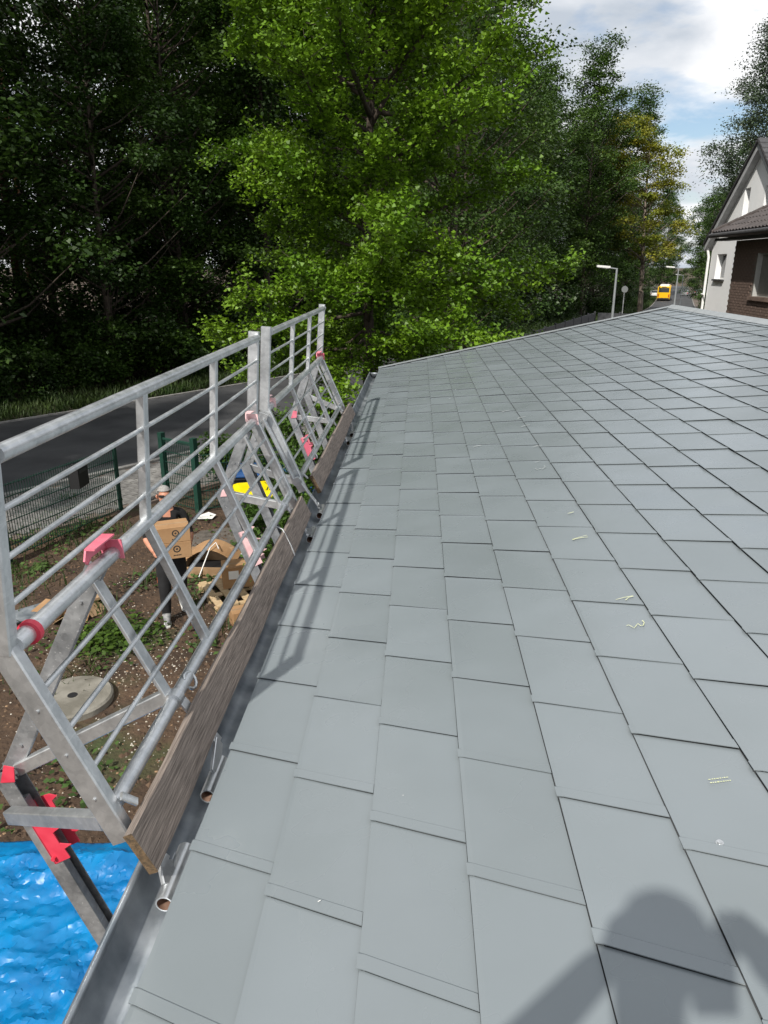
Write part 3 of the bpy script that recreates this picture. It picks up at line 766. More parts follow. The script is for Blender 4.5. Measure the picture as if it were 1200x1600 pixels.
def guardrail(label, y0, y1, mids, clips):
    g = thing('guardrail', label, 'guardrail', ((KNEE.x), (y0+y1)/2, LOW.z - .06), 'galvanised guardrail sections along the eave')
    upd = (TOPC - KNEE).normalized(); lod = (LOW - KNEE).normalized()
    for e, y in enumerate((y0, y1)):
        mb = MB()
        sh_ = Vector((-.022, 0, 0)); mb.bar(Y(KNEE, y) + sh_ - upd*.01, Y(TOPC, y) + sh_ + upd*.035, .040, .060, mi=0, bev=.004)
        part('post', mb, M['galv'], g)
        mb = MB()
        mb.bar(Y(KNEE, y) + sh_ - lod*.004 + Vector((0, .003, 0)), Y(LOW, y) + sh_*.5 + lod*.095 + Vector((0, .003, 0)), .040, .060, bev=.004)
        for t in (.35, .62, .9):
            bolt(mb, Y(lerp(KNEE, LOW, t), y - .017) + sh_*(1-.5*t), (0, -1, 0), .004, .004)
        part('lower_post', mb, M['galv'], g)
    nrm = Vector((1, 0, .05)).normalized(); off = nrm*.0
    def rail(name, P, r, sag=0.0, n=14, mat='galv'):
        mb = MB(); ys_ = np.linspace(y0 + .012, y1 - .012, 9)
        mb.tube([Y(P, y) + Vector((0, 0, -sag*math.sin(math.pi*(y-y0)/(y1-y0)))) for y in ys_], r, n=n)
        return part(name, mb, M[mat], g, smooth=50)
    rail('top_rail', TOPC, .021); rail('middle_rail', KNEE, .0235, .003); rail('lower_rail', LOW, .0215, .003)
    for t in (.27, .52, .77):
        p = lerp(TOPC, KNEE, t) + Vector((.001, 0, 0)); rail('rod', p, .0078, .004 + .003*t, 10)
        p = lerp(KNEE, LOW, t - .01); rail('rod', p, .0078, .004, 10)
    for y in mids:
        mb = MB(); mb.bar(Y(KNEE, y) + upd*.016, Y(TOPC, y) - upd*.014, .040, .030, bev=.003)
        for t in (.27, .52, .77):
            q = Y(lerp(TOPC, KNEE, t), y) + Vector((.006, 0, 0))
            mb.tube([q + Vector((0, -.016, 0)), q + Vector((0, .016, 0))], .0115, n=10)
        part('upright', mb, M['galv'], g)
        mb = MB(); mb.bar(Y(KNEE, y) + lod*.016, Y(LOW, y) - lod*.014, .040, .030, bev=.003)
        for t in (.26, .51, .76):
            q = Y(lerp(KNEE, LOW, t), y)
            mb.tube([q + Vector((0, -.016, 0)), q + Vector((0, .016, 0))], .0115, n=10)
        part('brace', mb, M['galv'], g)
    # hook welded to the lower rail end
    mb = MB()
    q = Y(LOW, y0 + .035) + Vector((.03, 0, .008))
    mb.bar(q + Vector((-.01, -.012, .018)), q + Vector((.018, .012, -.02)), .022, .010, bev=.002)
    part('hook', mb, M['galv'], g, smooth=50); mb = MB()
    q = Y(LOW, y0 + .62) + Vector((.018, 0, .0))
    pts = [q + Vector((math.cos(t)*.024*.7, .028*math.sin(t)*1.2, -math.cos(t)*.024)) for t in np.linspace(-1.2, 4.0, 10)]
    mb.tube(pts, .0055, n=8)
    part('hook', mb, M['galv'], g, smooth=50)
    for (y, mat, ln) in clips:
        mb = MB()
        if not ln:
            mb.tube([Y(KNEE, y - .012) + Vector((.003, 0, 0)), Y(KNEE, y + .006) + Vector((.003, 0, 0))], .031, n=18)
            part('clip', mb, M[mat], g, smooth=40); continue
        # bent sheet-metal clip gripping the middle rail: flat cheek, notch and lip
        c = Y(KNEE, y) + Vector((0, 0, 0))
        prof = [(-.105, .030), (-.090, .058), (.015, .060), (.040, .045), (.040, -.012), (.024, -.012), (.020, .022), (-.060, .026), (-.088, .012)]
        k = ln/.145
        poly = [c + Vector((-.028, a*k, b)) for a, b in prof]
        mb.prism(poly, (.006, 0, 0))
        lip = [c + Vector((-.022, .040*k, .045)), c + Vector((.030, .040*k, .045)), c + Vector((.034, .040*k, -.018)), c + Vector((-.022, .040*k, -.012))]
        mb.prism(lip, (0, .006, 0))
        top = [c + Vector((-.028, -.09*k, .058)), c + Vector((-.028, .04*k, .060)), c + Vector((.012, .04*k, .060)), c + Vector((.004, -.09*k, .058))]
        mb.prism(top, (0, 0, .005))
        part('clip', mb, M[mat], g)
    return g

g1 = guardrail('long galvanised guardrail section standing above the blue tarpaulin', .415, 3.15, (1.31, 2.21), ((.98, 'pink', .145), (3.04, 'pale_pink', .06), (.50, 'red', .0)))
g2 = guardrail('galvanised guardrail section in front of the bright green tree', 3.50, 6.22, (4.38, 5.25), ((3.60, 'pale_pink', .035), (6.12, 'pink', .15)))

FOOT = Vector((-.052, 0, 2.768))
def bracket(label, y, A, J, B, leg_end, foot, ratchet=None, twin=True):
    """folding support bracket: outer plate, cross beam, long leg to the wall, inner bar down to a short foot tube"""
    t = thing('support_bracket', label, 'bracket', (leg_end[0], y, leg_end[1]), 'galvanised support brackets under the guardrail')
    P = lambda q, dy=0: Vector((q[0], y + dy, q[1]))
    mb = MB(); mb.bar(P(A, .02), P(J, .02), .028, .062, bev=.003)
    for s_ in (.15, .5, .85): bolt(mb, lerp(P(A, .006), P(J, .006), s_), (0, -1, 0), .006, .006)
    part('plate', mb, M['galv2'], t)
    mb = MB(); mb.bar(P(B, .01), P(((J[0]*.94+B[0]*.06), (J[1]*.94+B[1]*.06)), .01), .032, .046, bev=.003)
    mb.tube([P(J, -.03), P(J, .06)], .011, n=8)
    part('beam', mb, M['galv'], t)
    d = (P(leg_end) - P(J)).normalized()
    mb = MB()
    mb.bar(P(J, -.030) - d*.03, P(leg_end, -.030), .004, .060); mb.bar(P(J, .034) - d*.03, P(leg_end, .034), .004, .060)
    nn = Vector((-d.z, 0, d.x))
    mb.bar(P(J, .002) - nn*.028 - d*.02, P(leg_end, .002) - nn*.028, .058, .004)
    mb.bar(P(J, .002) + d*.10, P(leg_end, .002), .030, .030)
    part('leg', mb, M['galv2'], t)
    mb = MB()
    mb.bar(P((A[0], A[1]-.03), -.002), P((LOW.x - .012, LOW.z - .01), -.002), .050, .012, bev=.002)
    mb.bar(P((LOW.x + .024, LOW.z - .012)), P((FOOT.x - .012, FOOT.z + .052)), .044, .010, bev=.002)
    for s_ in (.55, .8): bolt(mb, lerp(P((LOW.x + .024, LOW.z-.012)), P((FOOT.x-.012, FOOT.z + .052)), s_) + Vector((.003, 0, .003)), (.8, 0, .5), .006, .006)
    part('arm', mb, M['galv'], t)
    mb = MB(); mb.tube([Y(LOW, y - .028), Y(LOW, y + .012)], .029, n=16)
    part('clamp', mb, M['galv'], t, smooth=50)
    mb = MB(); mb.pipe(Y(FOOT, foot[0]), Y(FOOT, foot[1]), .0235)
    q0 = Vector((FOOT.x - .014, y, FOOT.z + .055)); q1 = Vector((FOOT.x, (foot[0]+foot[1])/2, FOOT.z + .018))
    mb.bar(q0, q1, .044, .012, bev=.002)
    part('foot_tube', mb, [M['galv'], M['rust']], t, smooth=40)
    if ratchet:
        c, mat = ratchet
        # two toothed cheeks and a back web on the leg
        nn2 = Vector((d.z, 0, -d.x)) * -1
        if nn2.x < 0: nn2 = -nn2
        prof = [(-.10, .0), (-.10, .055), (-.085, .078), (-.072, .052), (-.020, .050), (-.006, .084), (.004, .056), (.052, .056), (.068, .094), (.078, .062), (.118, .064), (.128, .0)]
        cc = P(J) + d*c
        mb = MB()
        for dy in (-.036, .040):
            poly = [cc + d*a + nn2*(b + .004) + Vector((0, dy, 0)) for a, b in prof]
            mb.prism(poly, (0, .004, 0))
        mb.bar(cc - d*.10 + nn2*.004, cc + d*.128 + nn2*.004, .072, .004)
        bolt(mb, cc + d*.10 + nn2*.014 + Vector((0, -.036, 0)), (0, -1, 0), .008, .012)
        part('ratchet', mb, M[mat], t)
        mb = MB()
        h0 = cc - d*.085 + nn2*.03 + Vector((0, -.045, 0))
        mb.tube([h0, h0 + Vector((.03, -.03, .02)), h0 + Vector((.065, -.05, .05))], .008, n=8)
        part('pin', mb, M['galv'], t, smooth=50)
        q = P(J, 0) + Vector((.012, 0, .03))
        for dy in (-.038, .042):
            mb = MB(); mb.prism([q + Vector((-.02, dy, -.035)), q + Vector((.03, dy, -.03)), q + Vector((.036, dy, .028)), q + Vector((.002, dy, .034))], (0, .004, 0))
            part('catch', mb, M[mat], t)
    return t
def leg_to(J, x=.30, k=2.78): return (x, J[1] - (x - J[0])*k)
J1 = (-.80, 2.665)
bracket('galvanised bracket with big red toothed catch above the blue tarpaulin', .93, (-.405, 3.43), J1, (-.225, 2.985), (-.02, J1[1] - .78*2.72), (.732, .90), (.24, 'red'))
J2 = (-.545, 3.05)
bracket('galvanised bracket with bleached catch in front of the yellow-lidded bin', 2.92, (-.395, 3.42), J2, (-.225, 2.985), (.02, J2[1] - .565*2.85), (2.94, 3.12), (.34, 'pale_pink'))
bracket('galvanised bracket at the gap between the two guardrail sections', 3.43, (-.395, 3.42), (-.52, 3.08), (-.225, 2.985), (.02, 1.6), (3.38, 3.55))
bracket('galvanised bracket with two red catches in front of the hedge', 5.35, (-.395, 3.43), (-.545, 3.02), (-.225, 2.985), (.02, 1.45), (5.42, 5.58), (.30, 'pink'))
bracket('galvanised bracket with pink clip at the far guardrail post', 5.98, (-.395, 3.43), (-.50, 3.10), (-.225, 2.985), (.02, 1.6), (5.75, 5.92))

# near end foot and cross strut under the first post
t = thing('end_strut', 'short galvanised strut and foot tube at the near end of the guardrail', 'strut', (-.2, .46, 2.76))
mb = MB(); mb.bar((-.62, .64, 2.755), (-.235, .445, 2.925), .036, .044, side=(.4, 1, 0), bev=.003)
part('cross_bar', mb, M['galv'], t)
mb = MB(); mb.pipe(Y(FOOT, .333), Y(FOOT, .52), .0235)
mb.bar((-.155, .425, 2.895), (-.075, .43, 2.805), .045, .010, bev=.002)
mb.bar((-.08, .43, 2.812), (-.054, .385, 2.782), .05, .014, bev=.003)
part('foot_tube', mb, [M['galv'], M['rust']], t, smooth=40)

def plank(label, y0, y1, tilt=0.0):
    a0, b0 = Vector((-.146, 0, 2.960)), Vector((-.090, 0, 2.842))
    n = Vector((.136, 0, .064)).normalized()*.026
    mb = MB(); n_ = 10; vs = []
    prof = [a0 + n, b0 + n, b0, a0]
    for i in range(n_+1):
        y = y0 + (y1-y0)*i/n_; w = .0035*math.sin(i*1.7 + y0)
        for p in prof:
            vs.append((p.x + w + random.uniform(-.001, .001), y, p.z + tilt*(y-y0) + random.uniform(-.001, .001)))
    fs = []
    for i in range(n_):
        for j in range(4): fs.append((4*i+j, 4*i+(j+1) % 4, 4*i+4+(j+1) % 4, 4*i+4+j))
    mb.add(vs, fs, 0); mb.add([vs[i] for i in range(4)], [(3, 2, 1, 0)], 1); mb.add([vs[-4+i] for i in range(4)], [(0, 1, 2, 3)], 1)
    o = single('toe_board', mb, [M['wood'], M['endgrain']], label, 'plank', 'weathered toe boards along the gutter')
    bv = o.modifiers.new('edge', 'BEVEL'); bv.width = .003; bv.segments = 1
    return o
plank('weathered grey toe board above the gutter with its sawn end over the tarpaulin', .352, 3.16)
plank('weathered grey toe board above the gutter below the far guardrail section', 3.62, 6.35)
mb = MB(); mb.tube([(-.17, 2.55, 2.99), (-.13, 2.52, 2.985), (-.085, 2.50, 2.90), (-.06, 2.46, 2.86)], .004, n=6)
single('wire_tie', mb, M['galv2'], 'thin bent wire tie hanging over the near toe board', 'wire', smooth=60)
# ------------------------------------------------------------------ trees
def branch_path(p, d, ln, n, up=0.0, wob=.12, rg=rng):
    """curving polyline from p along d"""
    p = np.array(p, float); d = unit(np.array(d, float)); out = [p.copy()]
    for i in range(n):
        d = unit(d + rg.normal(size=3)*wob + np.array([0, 0, up])); p = p + d*ln/n; out.append(p.copy())
    return np.array(out)

def wood_mesh(name, limbs, mat, n=7):
    mb = MB()
    for pts, r0, r1 in limbs:
        k = len(pts); mb.tube([Vector(p) for p in pts], [r0 + (r1-r0)*(i/(k-1))**.8 for i in range(k)], n=n)
    me = mb.mesh(name, mat, fix=False); me.polygons.foreach_set('use_smooth', [True]*len(me.polygons)); return me

def ginkgo():
    rg = np.random.default_rng(5)
    base = np.array([-.42, 13.1, 0.0])
    t = thing('maidenhair_tree', 'tall bright yellow-green tree with fan-shaped leaves just beyond the roof', 'tree', tuple(base))
    trunk = np.array([[0, 0, -.1], [.02, 0, 1.2], [.05, .05, 3], [.0, .1, 5], [.12, .05, 7.2], [.1, .1, 9.5], [.15, .1, 12.3]])
    limbs = [(trunk, .155, .02)]
    def tp(h):
        z = trunk[:, 2]; return np.array([np.interp(h, z, trunk[:, 0]), np.interp(h, z, trunk[:, 1]), h])
    C = []; TW = []
    nb = 104
    for i in range(nb):
        h = 2.4 + 9.3*((i + .5)/nb)**1.02
        az = i*2.39996 + rg.normal()*.25
        ln = np.interp(h, [2.2, 3.2, 4.6, 6.5, 9, 11.8], [2.5, 3.8, 4.15, 4.0, 3.4, 1.5])*rg.uniform(.55, 1.05)
        if abs(math.cos(az)) > .2 and h > 4.0: ln *= .84
        el = np.interp(h, [2.2, 4, 7, 12], [.0, .12, .30, .75]) + rg.normal()*.24
        d = np.array([math.cos(az)*math.cos(el), math.sin(az)*math.cos(el), math.sin(el)])
        drp = np.interp(h, [2.2, 4.5, 8], [-.055, -.01, .03])
        path = branch_path(tp(h), d, ln, 7, up=drp, wob=.07, rg=rg)
        limbs.append((path, .012 + .011*ln, .006))
        seg = np.cumsum(np.r_[0, np.linalg.norm(np.diff(path, axis=0), axis=1)])
        nt = int(5 + ln*4.2)
        for k in range(nt):
            s_ = seg[-1]*(.20 + .80*(k + .6)/nt)
            p = np.array([np.interp(s_, seg, path[:, a]) for a in range(3)])
            dd = unit(path[-1] - path[0]); side = unit(np.cross(dd, [0, 0, 1]))*(1 if k % 2 else -1)
            tl = rg.uniform(.45, 1.05)*(1.15 - .55*s_/seg[-1])
            td = unit(dd*.65 + side*rg.uniform(.2, 1.1) + np.array([0, 0, rg.uniform(-.45, .75)]))
            tw = branch_path(p, td, tl, 4, up=rg.uniform(-.05, .06), wob=.10, rg=rg)
            TW.append(tw)
            m = int(7 + tl*12)
            tt = rg.uniform(.08, 1, m)
            q = np.stack([np.interp(tt*4, np.arange(5), tw[:, a]) for a in range(3)], 1)
            q += rg.normal(size=(m, 3))*np.array([.035, .035, .03])
            C.append(q)
        m = int(ln*10); tt = rg.uniform(.35, 1, m)
        q = np.stack([np.interp(tt*seg[-1], seg, path[:, a]) for a in range(3)], 1); C.append(q + rg.normal(size=(m, 3))*.04)
    tufts = np.concatenate(C)
    nl = 8
    n = len(tufts)
    offs = rg.normal(size=(n, nl, 3))*np.array([.075, .075, .075])
    P = (tufts[:, None, :] + offs).reshape(-1, 3)
    me = leaves('crown', P, rg.uniform(.052, .088, len(P)), M['ginkgo'], updir=.32, shape='fan', rg=rg)
    o = link('crown', me); o.parent = t
    for tw in TW: limbs.append((tw[::2], .007, .003))
    o = link('trunk', wood_mesh('trunk', limbs, M['bark'], 6)); o.parent = t
    return t, len(P)
gk, nleaf = ginkgo()

def tree_proto(seed, height, crown_r, base_h, leafmat_, bark, nclump=60, per=300, leaf=.16, trunk_r=.22, shape='round', spread=.8, flat=.7, lean=(0, 0)):
    """broadleaf tree: tapered trunk, limbs that reach the clumps, leaves spread over each clump's shell"""
    rg = np.random.default_rng(seed)
    top = np.array([lean[0]*.3, lean[1]*.3, height*.9])
    trunk = np.array([np.array([0, 0, -.2])*(1-t) + top*t + np.array([math.sin(t*5+seed), math.cos(t*4+seed), 0])*.12*t*height/12 for t in np.linspace(0, 1, 9)])
    limbs = [(trunk, trunk_r, .03)]
    C = []; O = []
    for i in range(nclump):
        t = ((i + rg.uniform(0, 1))/nclump)
        h = base_h + (height - base_h)*t
        u = (h - base_h)/(height - base_h)
        if shape == 'round': rad = crown_r*math.sqrt(max(.04, 1 - (2*u - .86)**2/1.33))
        elif shape == 'cone': rad = crown_r*(1.02 - .85*u)
        else: rad = crown_r*(.75 + .35*math.sin(u*7 + seed))*(1.1 - .65*u)
        az = i*2.39996 + rg.normal()*.4
        rr = rad*math.sqrt(rg.uniform(.10, 1.0))
        c = np.array([math.cos(az)*rr + lean[0]*u, math.sin(az)*rr + lean[1]*u, h + rg.normal()*.3])
        size = crown_r*rg.uniform(.17, .34)*spread
        th = max(base_h*.55, h - rr*.65 - .4)
        z = trunk[:, 2]; p0 = np.array([np.interp(th, z, trunk[:, 0]), np.interp(th, z, trunk[:, 1]), th])
        mid = (p0 + c)/2 + np.array([0, 0, -.08*rr])
        limbs.append((np.array([p0, mid, c]), .02 + .012*rr, .008))
        # a clump is a handful of leafy sprays
        ns = 9
        for k in range(ns):
            d = unit(rg.normal(size=3)*np.array([1, 1, .75]) + np.array([0, 0, .25]))
            sc = c + d*size*rg.uniform(.35, 1.0)*np.array([1, 1, flat])
            m = per//ns
            q = sc + rg.normal(size=(m, 3))*size*np.array([.36, .36, .20])
            C.append(q); O.append(np.tile(d, (m, 1)))
    P = np.concatenate(C); O = np.concatenate(O)
    cm = leaves('crown', P, rg.uniform(.7, 1.25, len(P))*leaf, leafmat_, updir=.35, out=O, outw=.25, rg=rg)
    return cm, wood_mesh('trunk', limbs, bark, 7)

PROTO = {
 'beech': tree_proto(1, 19, 4.6, 2.6, M['leaf_mid'], M['bark'], 86, 330, .19),
 'oak': tree_proto(2, 21, 5.2, 4.0, M['leaf_dark'], M['bark'], 84, 330, .20, shape='wild'),
 'lime': tree_proto(3, 17, 4.2, 1.8, M['leaf_dark'], M['bark'], 84, 330, .18),
 'hornbeam': tree_proto(4, 23, 5.0, 3.2, M['leaf_mid'], M['bark'], 90, 320, .20, shape='wild'),
}
count = {}
def plant(kind, x, y, s=1.0, rz=None, label=None, cat='tree', group=None, name=None):
    cm, tm = PROTO[kind]
    t = thing(name or kind + '_tree', label, cat, (x, y, gz(y) - .05), group)
    for nm, me in (('trunk', tm), ('crown', cm)):
        o = bpy.data.objects.new(nm, me); COL.objects.link(o); o.parent = t
    t.rotation_euler = (0, 0, rng.uniform(0, 6.28) if rz is None else rz)
    t.scale = (s, s, s*rng.uniform(.94, 1.06))
    return t

KL = {'beech': 'mid-green beech-like tree in the dark wood across the road', 'oak': 'dark oak-like tree in the wood across the road',
      'lime': 'dark dense tree with low branches in the wood across the road', 'hornbeam': 'tall mid-green tree in the wood across the road'}
FG = 'trees of the dark wood across the road'
kinds = ['lime', 'beech', 'oak', 'hornbeam']
placed = []
def try_plant(off, sv, kind, s, label=None):
    c, tg = road_at(sv); nr = np.array([-tg[1], tg[0]]); p = c + nr*off
    placed.append(p); plant(kind, p[0], p[1], s, label=label or KL[kind], group=FG)
s_near = float(arc[np.argmin(np.linalg.norm(RC - np.array([-8.9, 16.2]), axis=1))])
kk = 0
for off, step, s0, s1 in ((8.6, 5.2, -26, 62), (13.0, 6.0, -12, 70), (19.0, 7.2, 0, 70), (27, 9.0, 4, 70), (38, 12, 0, 90)):
    sv = s_near + s0 + rng.uniform(0, 2)
    while sv < s_near + s1:
        try_plant(off + rng.uniform(-1, 1.4), sv, kinds[kk % 4 if off > 10 else (kk % 3)], rng.uniform(.82, 1.12)); kk += 1
        sv += step*rng.uniform(.8, 1.2)
# continuing wood behind the photographer's left shoulder
for (x, y) in ((-31, -6), (-38, -12), (-27, 4), (-36, 2), (-44, -8)):
    plant('hornbeam', x, y, 1.05, label=KL['hornbeam'], group=FG)
# beyond the bend: tall trees left of the far road
for off, sv, k, s in ((9, 68, 'hornbeam', .82), (10, 78, 'oak', .88), (9, 88, 'hornbeam', .90), (12, 98, 'oak', 1.1), (9, 110, 'beech', 1.0), (10, 124, 'lime', 1.1), (9, 140, 'beech', 1.05), (10, 158, 'lime', 1.0), (10, 180, 'oak', 1.0), (16, 84, 'oak', .95), (18, 104, 'hornbeam', 1.0), (17, 130, 'oak', 1.0)):
    try_plant(off, s_near + sv, k, s, 'tall dark tree left of the far stretch of road')
# unseen trees added left of and behind the photographer to shade the street
for (x, y, k, sc) in ((-17.5, 1.0, 'hornbeam', 1.0), (-21.5, -5, 'oak', 1.05), (-14.6, 4.6, 'beech', .95), (-25, -1, 'beech', 1.0)):
    plant(k, x, y, sc, label='unseen tree added to shade the road left of the house', group='unseen trees added for shade on the road')
# trees on this side and beyond the house
PROTO['yellow'] = tree_proto(21, 20.5, 4.9, 6.6, M['leaf_yellow'], M['bark_pale'], 78, 300, .25, trunk_r=.36, shape='round', spread=.78, flat=.5, lean=(-3.0, .3))
PROTO['airy'] = tree_proto(22, 21, 5.4, 2.4, M['leaf_blue'], M['bark'], 170, 420, .165, shape='wild', spread=.85, flat=.8)
PROTO['dense'] = tree_proto(23, 16.5, 3.6, .8, M['leaf_mid'], M['bark'], 120, 330, .125, shape='round', spread=.9)
plant('dense', 1.7, 24.5, .98, rz=.6, label='dense green tree right behind the bright yellow-green tree', name='field_maple_tree')
plant('dense', 2.6, 33.0, 1.0, rz=2.2, label='dense dark tree behind the bright tree, beside the road', name='field_maple_tree')
plant('yellow', 25.2, 84.5, .98, rz=.1, label='tree with yellowing crown and bare leaning trunk beside the far road', name='yellowing_tree')
plant('airy', 23.9, 54.0, .87, rz=1.0, label='tall airy grey-green tree rising behind the white gabled house', name='willow_tree')
plant('airy', 35.5, 60, .80, rz=3.0, label='airy grey-green tree partly hidden behind the white gable roof', name='willow_tree')
plant('beech', 27.6, 66, .78, rz=.5, label='dark green tree filling the gap left of the white house', name='beech_tree')
plant('hornbeam', 16.5, 74.5, 1.02, rz=1.2, label='very tall dark tree left of the yellowing tree', name='hornbeam_tree')
plant('oak', 19.4, 84, 1.10, rz=.2, label='tall dark oak-like tree rising behind the yellowing tree', name='oak_tree')
plant('hornbeam', 28.5, 104, 1.18, rz=2.0, label='tall dark tree behind the yellowing crown', name='hornbeam_tree')
plant('lime', 31, 74, .80, rz=2.0, label='dark tree between the airy tree and the far road', name='lime_tree')
for x, y, k, s in ((44, 118, 'beech', .9), (49, 128, 'oak', .85), (57, 146, 'lime', .95), (62, 160, 'beech', 1.0), (70, 178, 'oak', 1.0), (60, 190, 'hornbeam', 1.0), (52, 182, 'lime', 1.0), (66, 205, 'beech', 1.1), (80, 215, 'oak', 1.1), (75, 240, 'lime', 1.2), (95, 235, 'beech', 1.2), (46, 170, 'oak', 1.0), (88, 190, 'hornbeam', 1.0), (50, 105, 'lime', .8)):
    plant(k, x, y, s, label='far dark green tree closing the view along the road', group='far trees along the road')

# shrubs
def shrub_proto(seed, r, h, n, leaf, mat, flat=False):
    rg = np.random.default_rng(seed)
    C = []; O = []; limbs = []
    nc = 16
    for i in range(nc):
        az = rg.uniform(0, 6.28); rr = r*math.sqrt(rg.uniform(0, 1))*.8; z = h*rg.uniform(.15, .86)*(1 - .45*(rr/r)**2)
        c = np.array([math.cos(az)*rr, math.sin(az)*rr, z]); s_ = min(r, h)*rg.uniform(.22, .36)
        limbs.append((np.array([[rg.normal()*.06, rg.normal()*.06, -.05], c*np.array([.5, .5, .6]), c]), .02, .006))
        for k in range(7):
            d = unit(rg.normal(size=3) + np.array([0, 0, .3])); m = n//(nc*7)
            C.append(c + d*s_*rg.uniform(.4, 1) + rg.normal(size=(m, 3))*s_*.32); O.append(np.tile(d, (m, 1)))
    P = np.concatenate(C); P[:, 2] = np.maximum(P[:, 2], .02); O = np.concatenate(O)
    return leaves('foliage', P, rg.uniform(.7, 1.3, len(P))*leaf, mat, updir=.35, out=O, outw=.3, rg=rg), wood_mesh('stem', limbs, M['bark'], 5)
SHR = {'dark': shrub_proto(31, 1.9, 2.6, 5200, .13, M['leaf_dark']), 'mid': shrub_proto(32, 1.5, 1.9, 4600, .12, M['leaf_mid']),
       'hedge': shrub_proto(33, .75, 1.7, 5600, .060, M['hedge']), 'low': shrub_proto(34, 1.2, 1.1, 3600, .10, M['leaf_mid']),
       'yellow': shrub_proto(35, 1.1, 1.5, 3600, .085, M['hedge'])}
def shrub(kind, x, y, s=1.0, label=None, group=None, name='shrub', sz=1.0):
    t = thing(name, label, 'shrub', (x, y, gz(y)), group)
    for nm, me in zip(('foliage', 'stem'), SHR[kind]):
        o = bpy.data.objects.new(nm, me); COL.objects.link(o); o.parent = t
    t.rotation_euler = (0, 0, rng.uniform(0, 6.28)); t.scale = (s, s, s*sz); return t
UG = 'undergrowth shrubs at the edge of the wood'
for off, step, a, b_ in ((6.8, 2.5, -14, 62), (10.5, 3.0, -6, 60), (15.5, 3.4, -4, 50), (22, 4.2, -2, 50)):
    sv = s_near + a
    while sv < s_near + b_:
        c, tg = road_at(sv); p = c + np.array([-tg[1], tg[0]])*(off + rng.uniform(-.5, .7))
        k = 'dark' if rng.uniform() < .6 else 'mid'
        shrub(k, p[0], p[1], rng.uniform(.8, 1.35), 'dark leafy undergrowth shrub at the edge of the wood' if k == 'dark' else 'mid-green undergrowth shrub at the edge of the wood', UG)
        sv += step*rng.uniform(.8, 1.25)
for sv in range(62, 175, 7):
    c, tg = road_at(s_near + sv); p = c + np.array([-tg[1], tg[0]])*rng.uniform(6.0, 7.5)
    shrub('dark' if sv % 2 else 'mid', p[0], p[1], rng.uniform(1.0, 1.5), 'roadside shrub along the left of the far road', 'shrubs along the far road')
for sv, off in ((66, -6.0), (72, -6.4), (79, -6.0), (90, -6.3), (104, -6.2), (120, -6.0), (140, -6.5), (165, -6.3)):
    c, tg = road_at(s_near + sv); p = c + np.array([-tg[1], tg[0]])*off
    shrub('yellow', p[0], p[1], rng.uniform(1.5, 2.1), 'light green hedge bush along the right of the far road', 'hedge bushes right of the far road')
# planting behind the far verge of the roof and below the gutter
for x, y, k, s, sz, lab in ((-1.15, 11.2, 'hedge', 1.15, 1.25, 'leafy garden shrub below the gutter beside the bins'), (-1.0, 7.6, 'hedge', .95, 1.25, 'leafy garden shrub below the far guardrail section'),
        (-.75, 8.9, 'hedge', 1.0, 1.35, 'leafy garden shrub below the far end of the gutter'), (.4, 12.2, 'hedge', 1.1, 1.2, 'garden shrub at the far roof corner'),
        (1.5, 12.6, 'mid', .85, 1.25, 'dark garden shrub behind the far roof edge'), (3.2, 13.3, 'mid', .95, 1.3, 'broad dark garden shrub behind the far roof edge'),
        (5.0, 15.5, 'yellow', 1.35, 1.35, 'yellow-green garden shrub behind the far roof edge'), (6.3, 18.5, 'yellow', 1.3, 1.3, 'yellow-green garden shrub beside the anthracite fence'),
        (-.4, 14.6, 'mid', .9, 1.1, 'dark garden shrub at the foot of the bright tree'), (-2.9, 14.0, 'low', 1.0, 1.1, 'low garden shrub beside the gate')):
    shrub(k, x, y, s, lab, sz=sz, name='garden_shrub')

# a few straight pine stems in the wood
for (sv, off, h) in ((-6, 16, 16), (-3.4, 22, 18), (9, 17, 17), (14, 24, 18)):
    c, tg = road_at(s_near + sv); p = c + np.array([-tg[1], tg[0]])*off
    t = thing('pine_tree', 'straight reddish pine stem standing in the dark wood', 'tree', (p[0], p[1], 0), 'pine stems in the wood')
    me = wood_mesh('trunk', [(np.array([[0, 0, -.1], [.1, 0, h*.5], [.05, .1, h]]), .19, .09)], M['bark_red'], 9)
    o = link('trunk', me); o.parent = t
    rg = np.random.default_rng(int(100 + sv)); P = rg.normal(size=(2600, 3))*np.array([1.4, 1.4, .9]) + np.array([0, 0, h + .3])
    o = link('crown', leaves('crown', P, .16, M['leaf_dark'], updir=.5, rg=rg)); o.parent = t

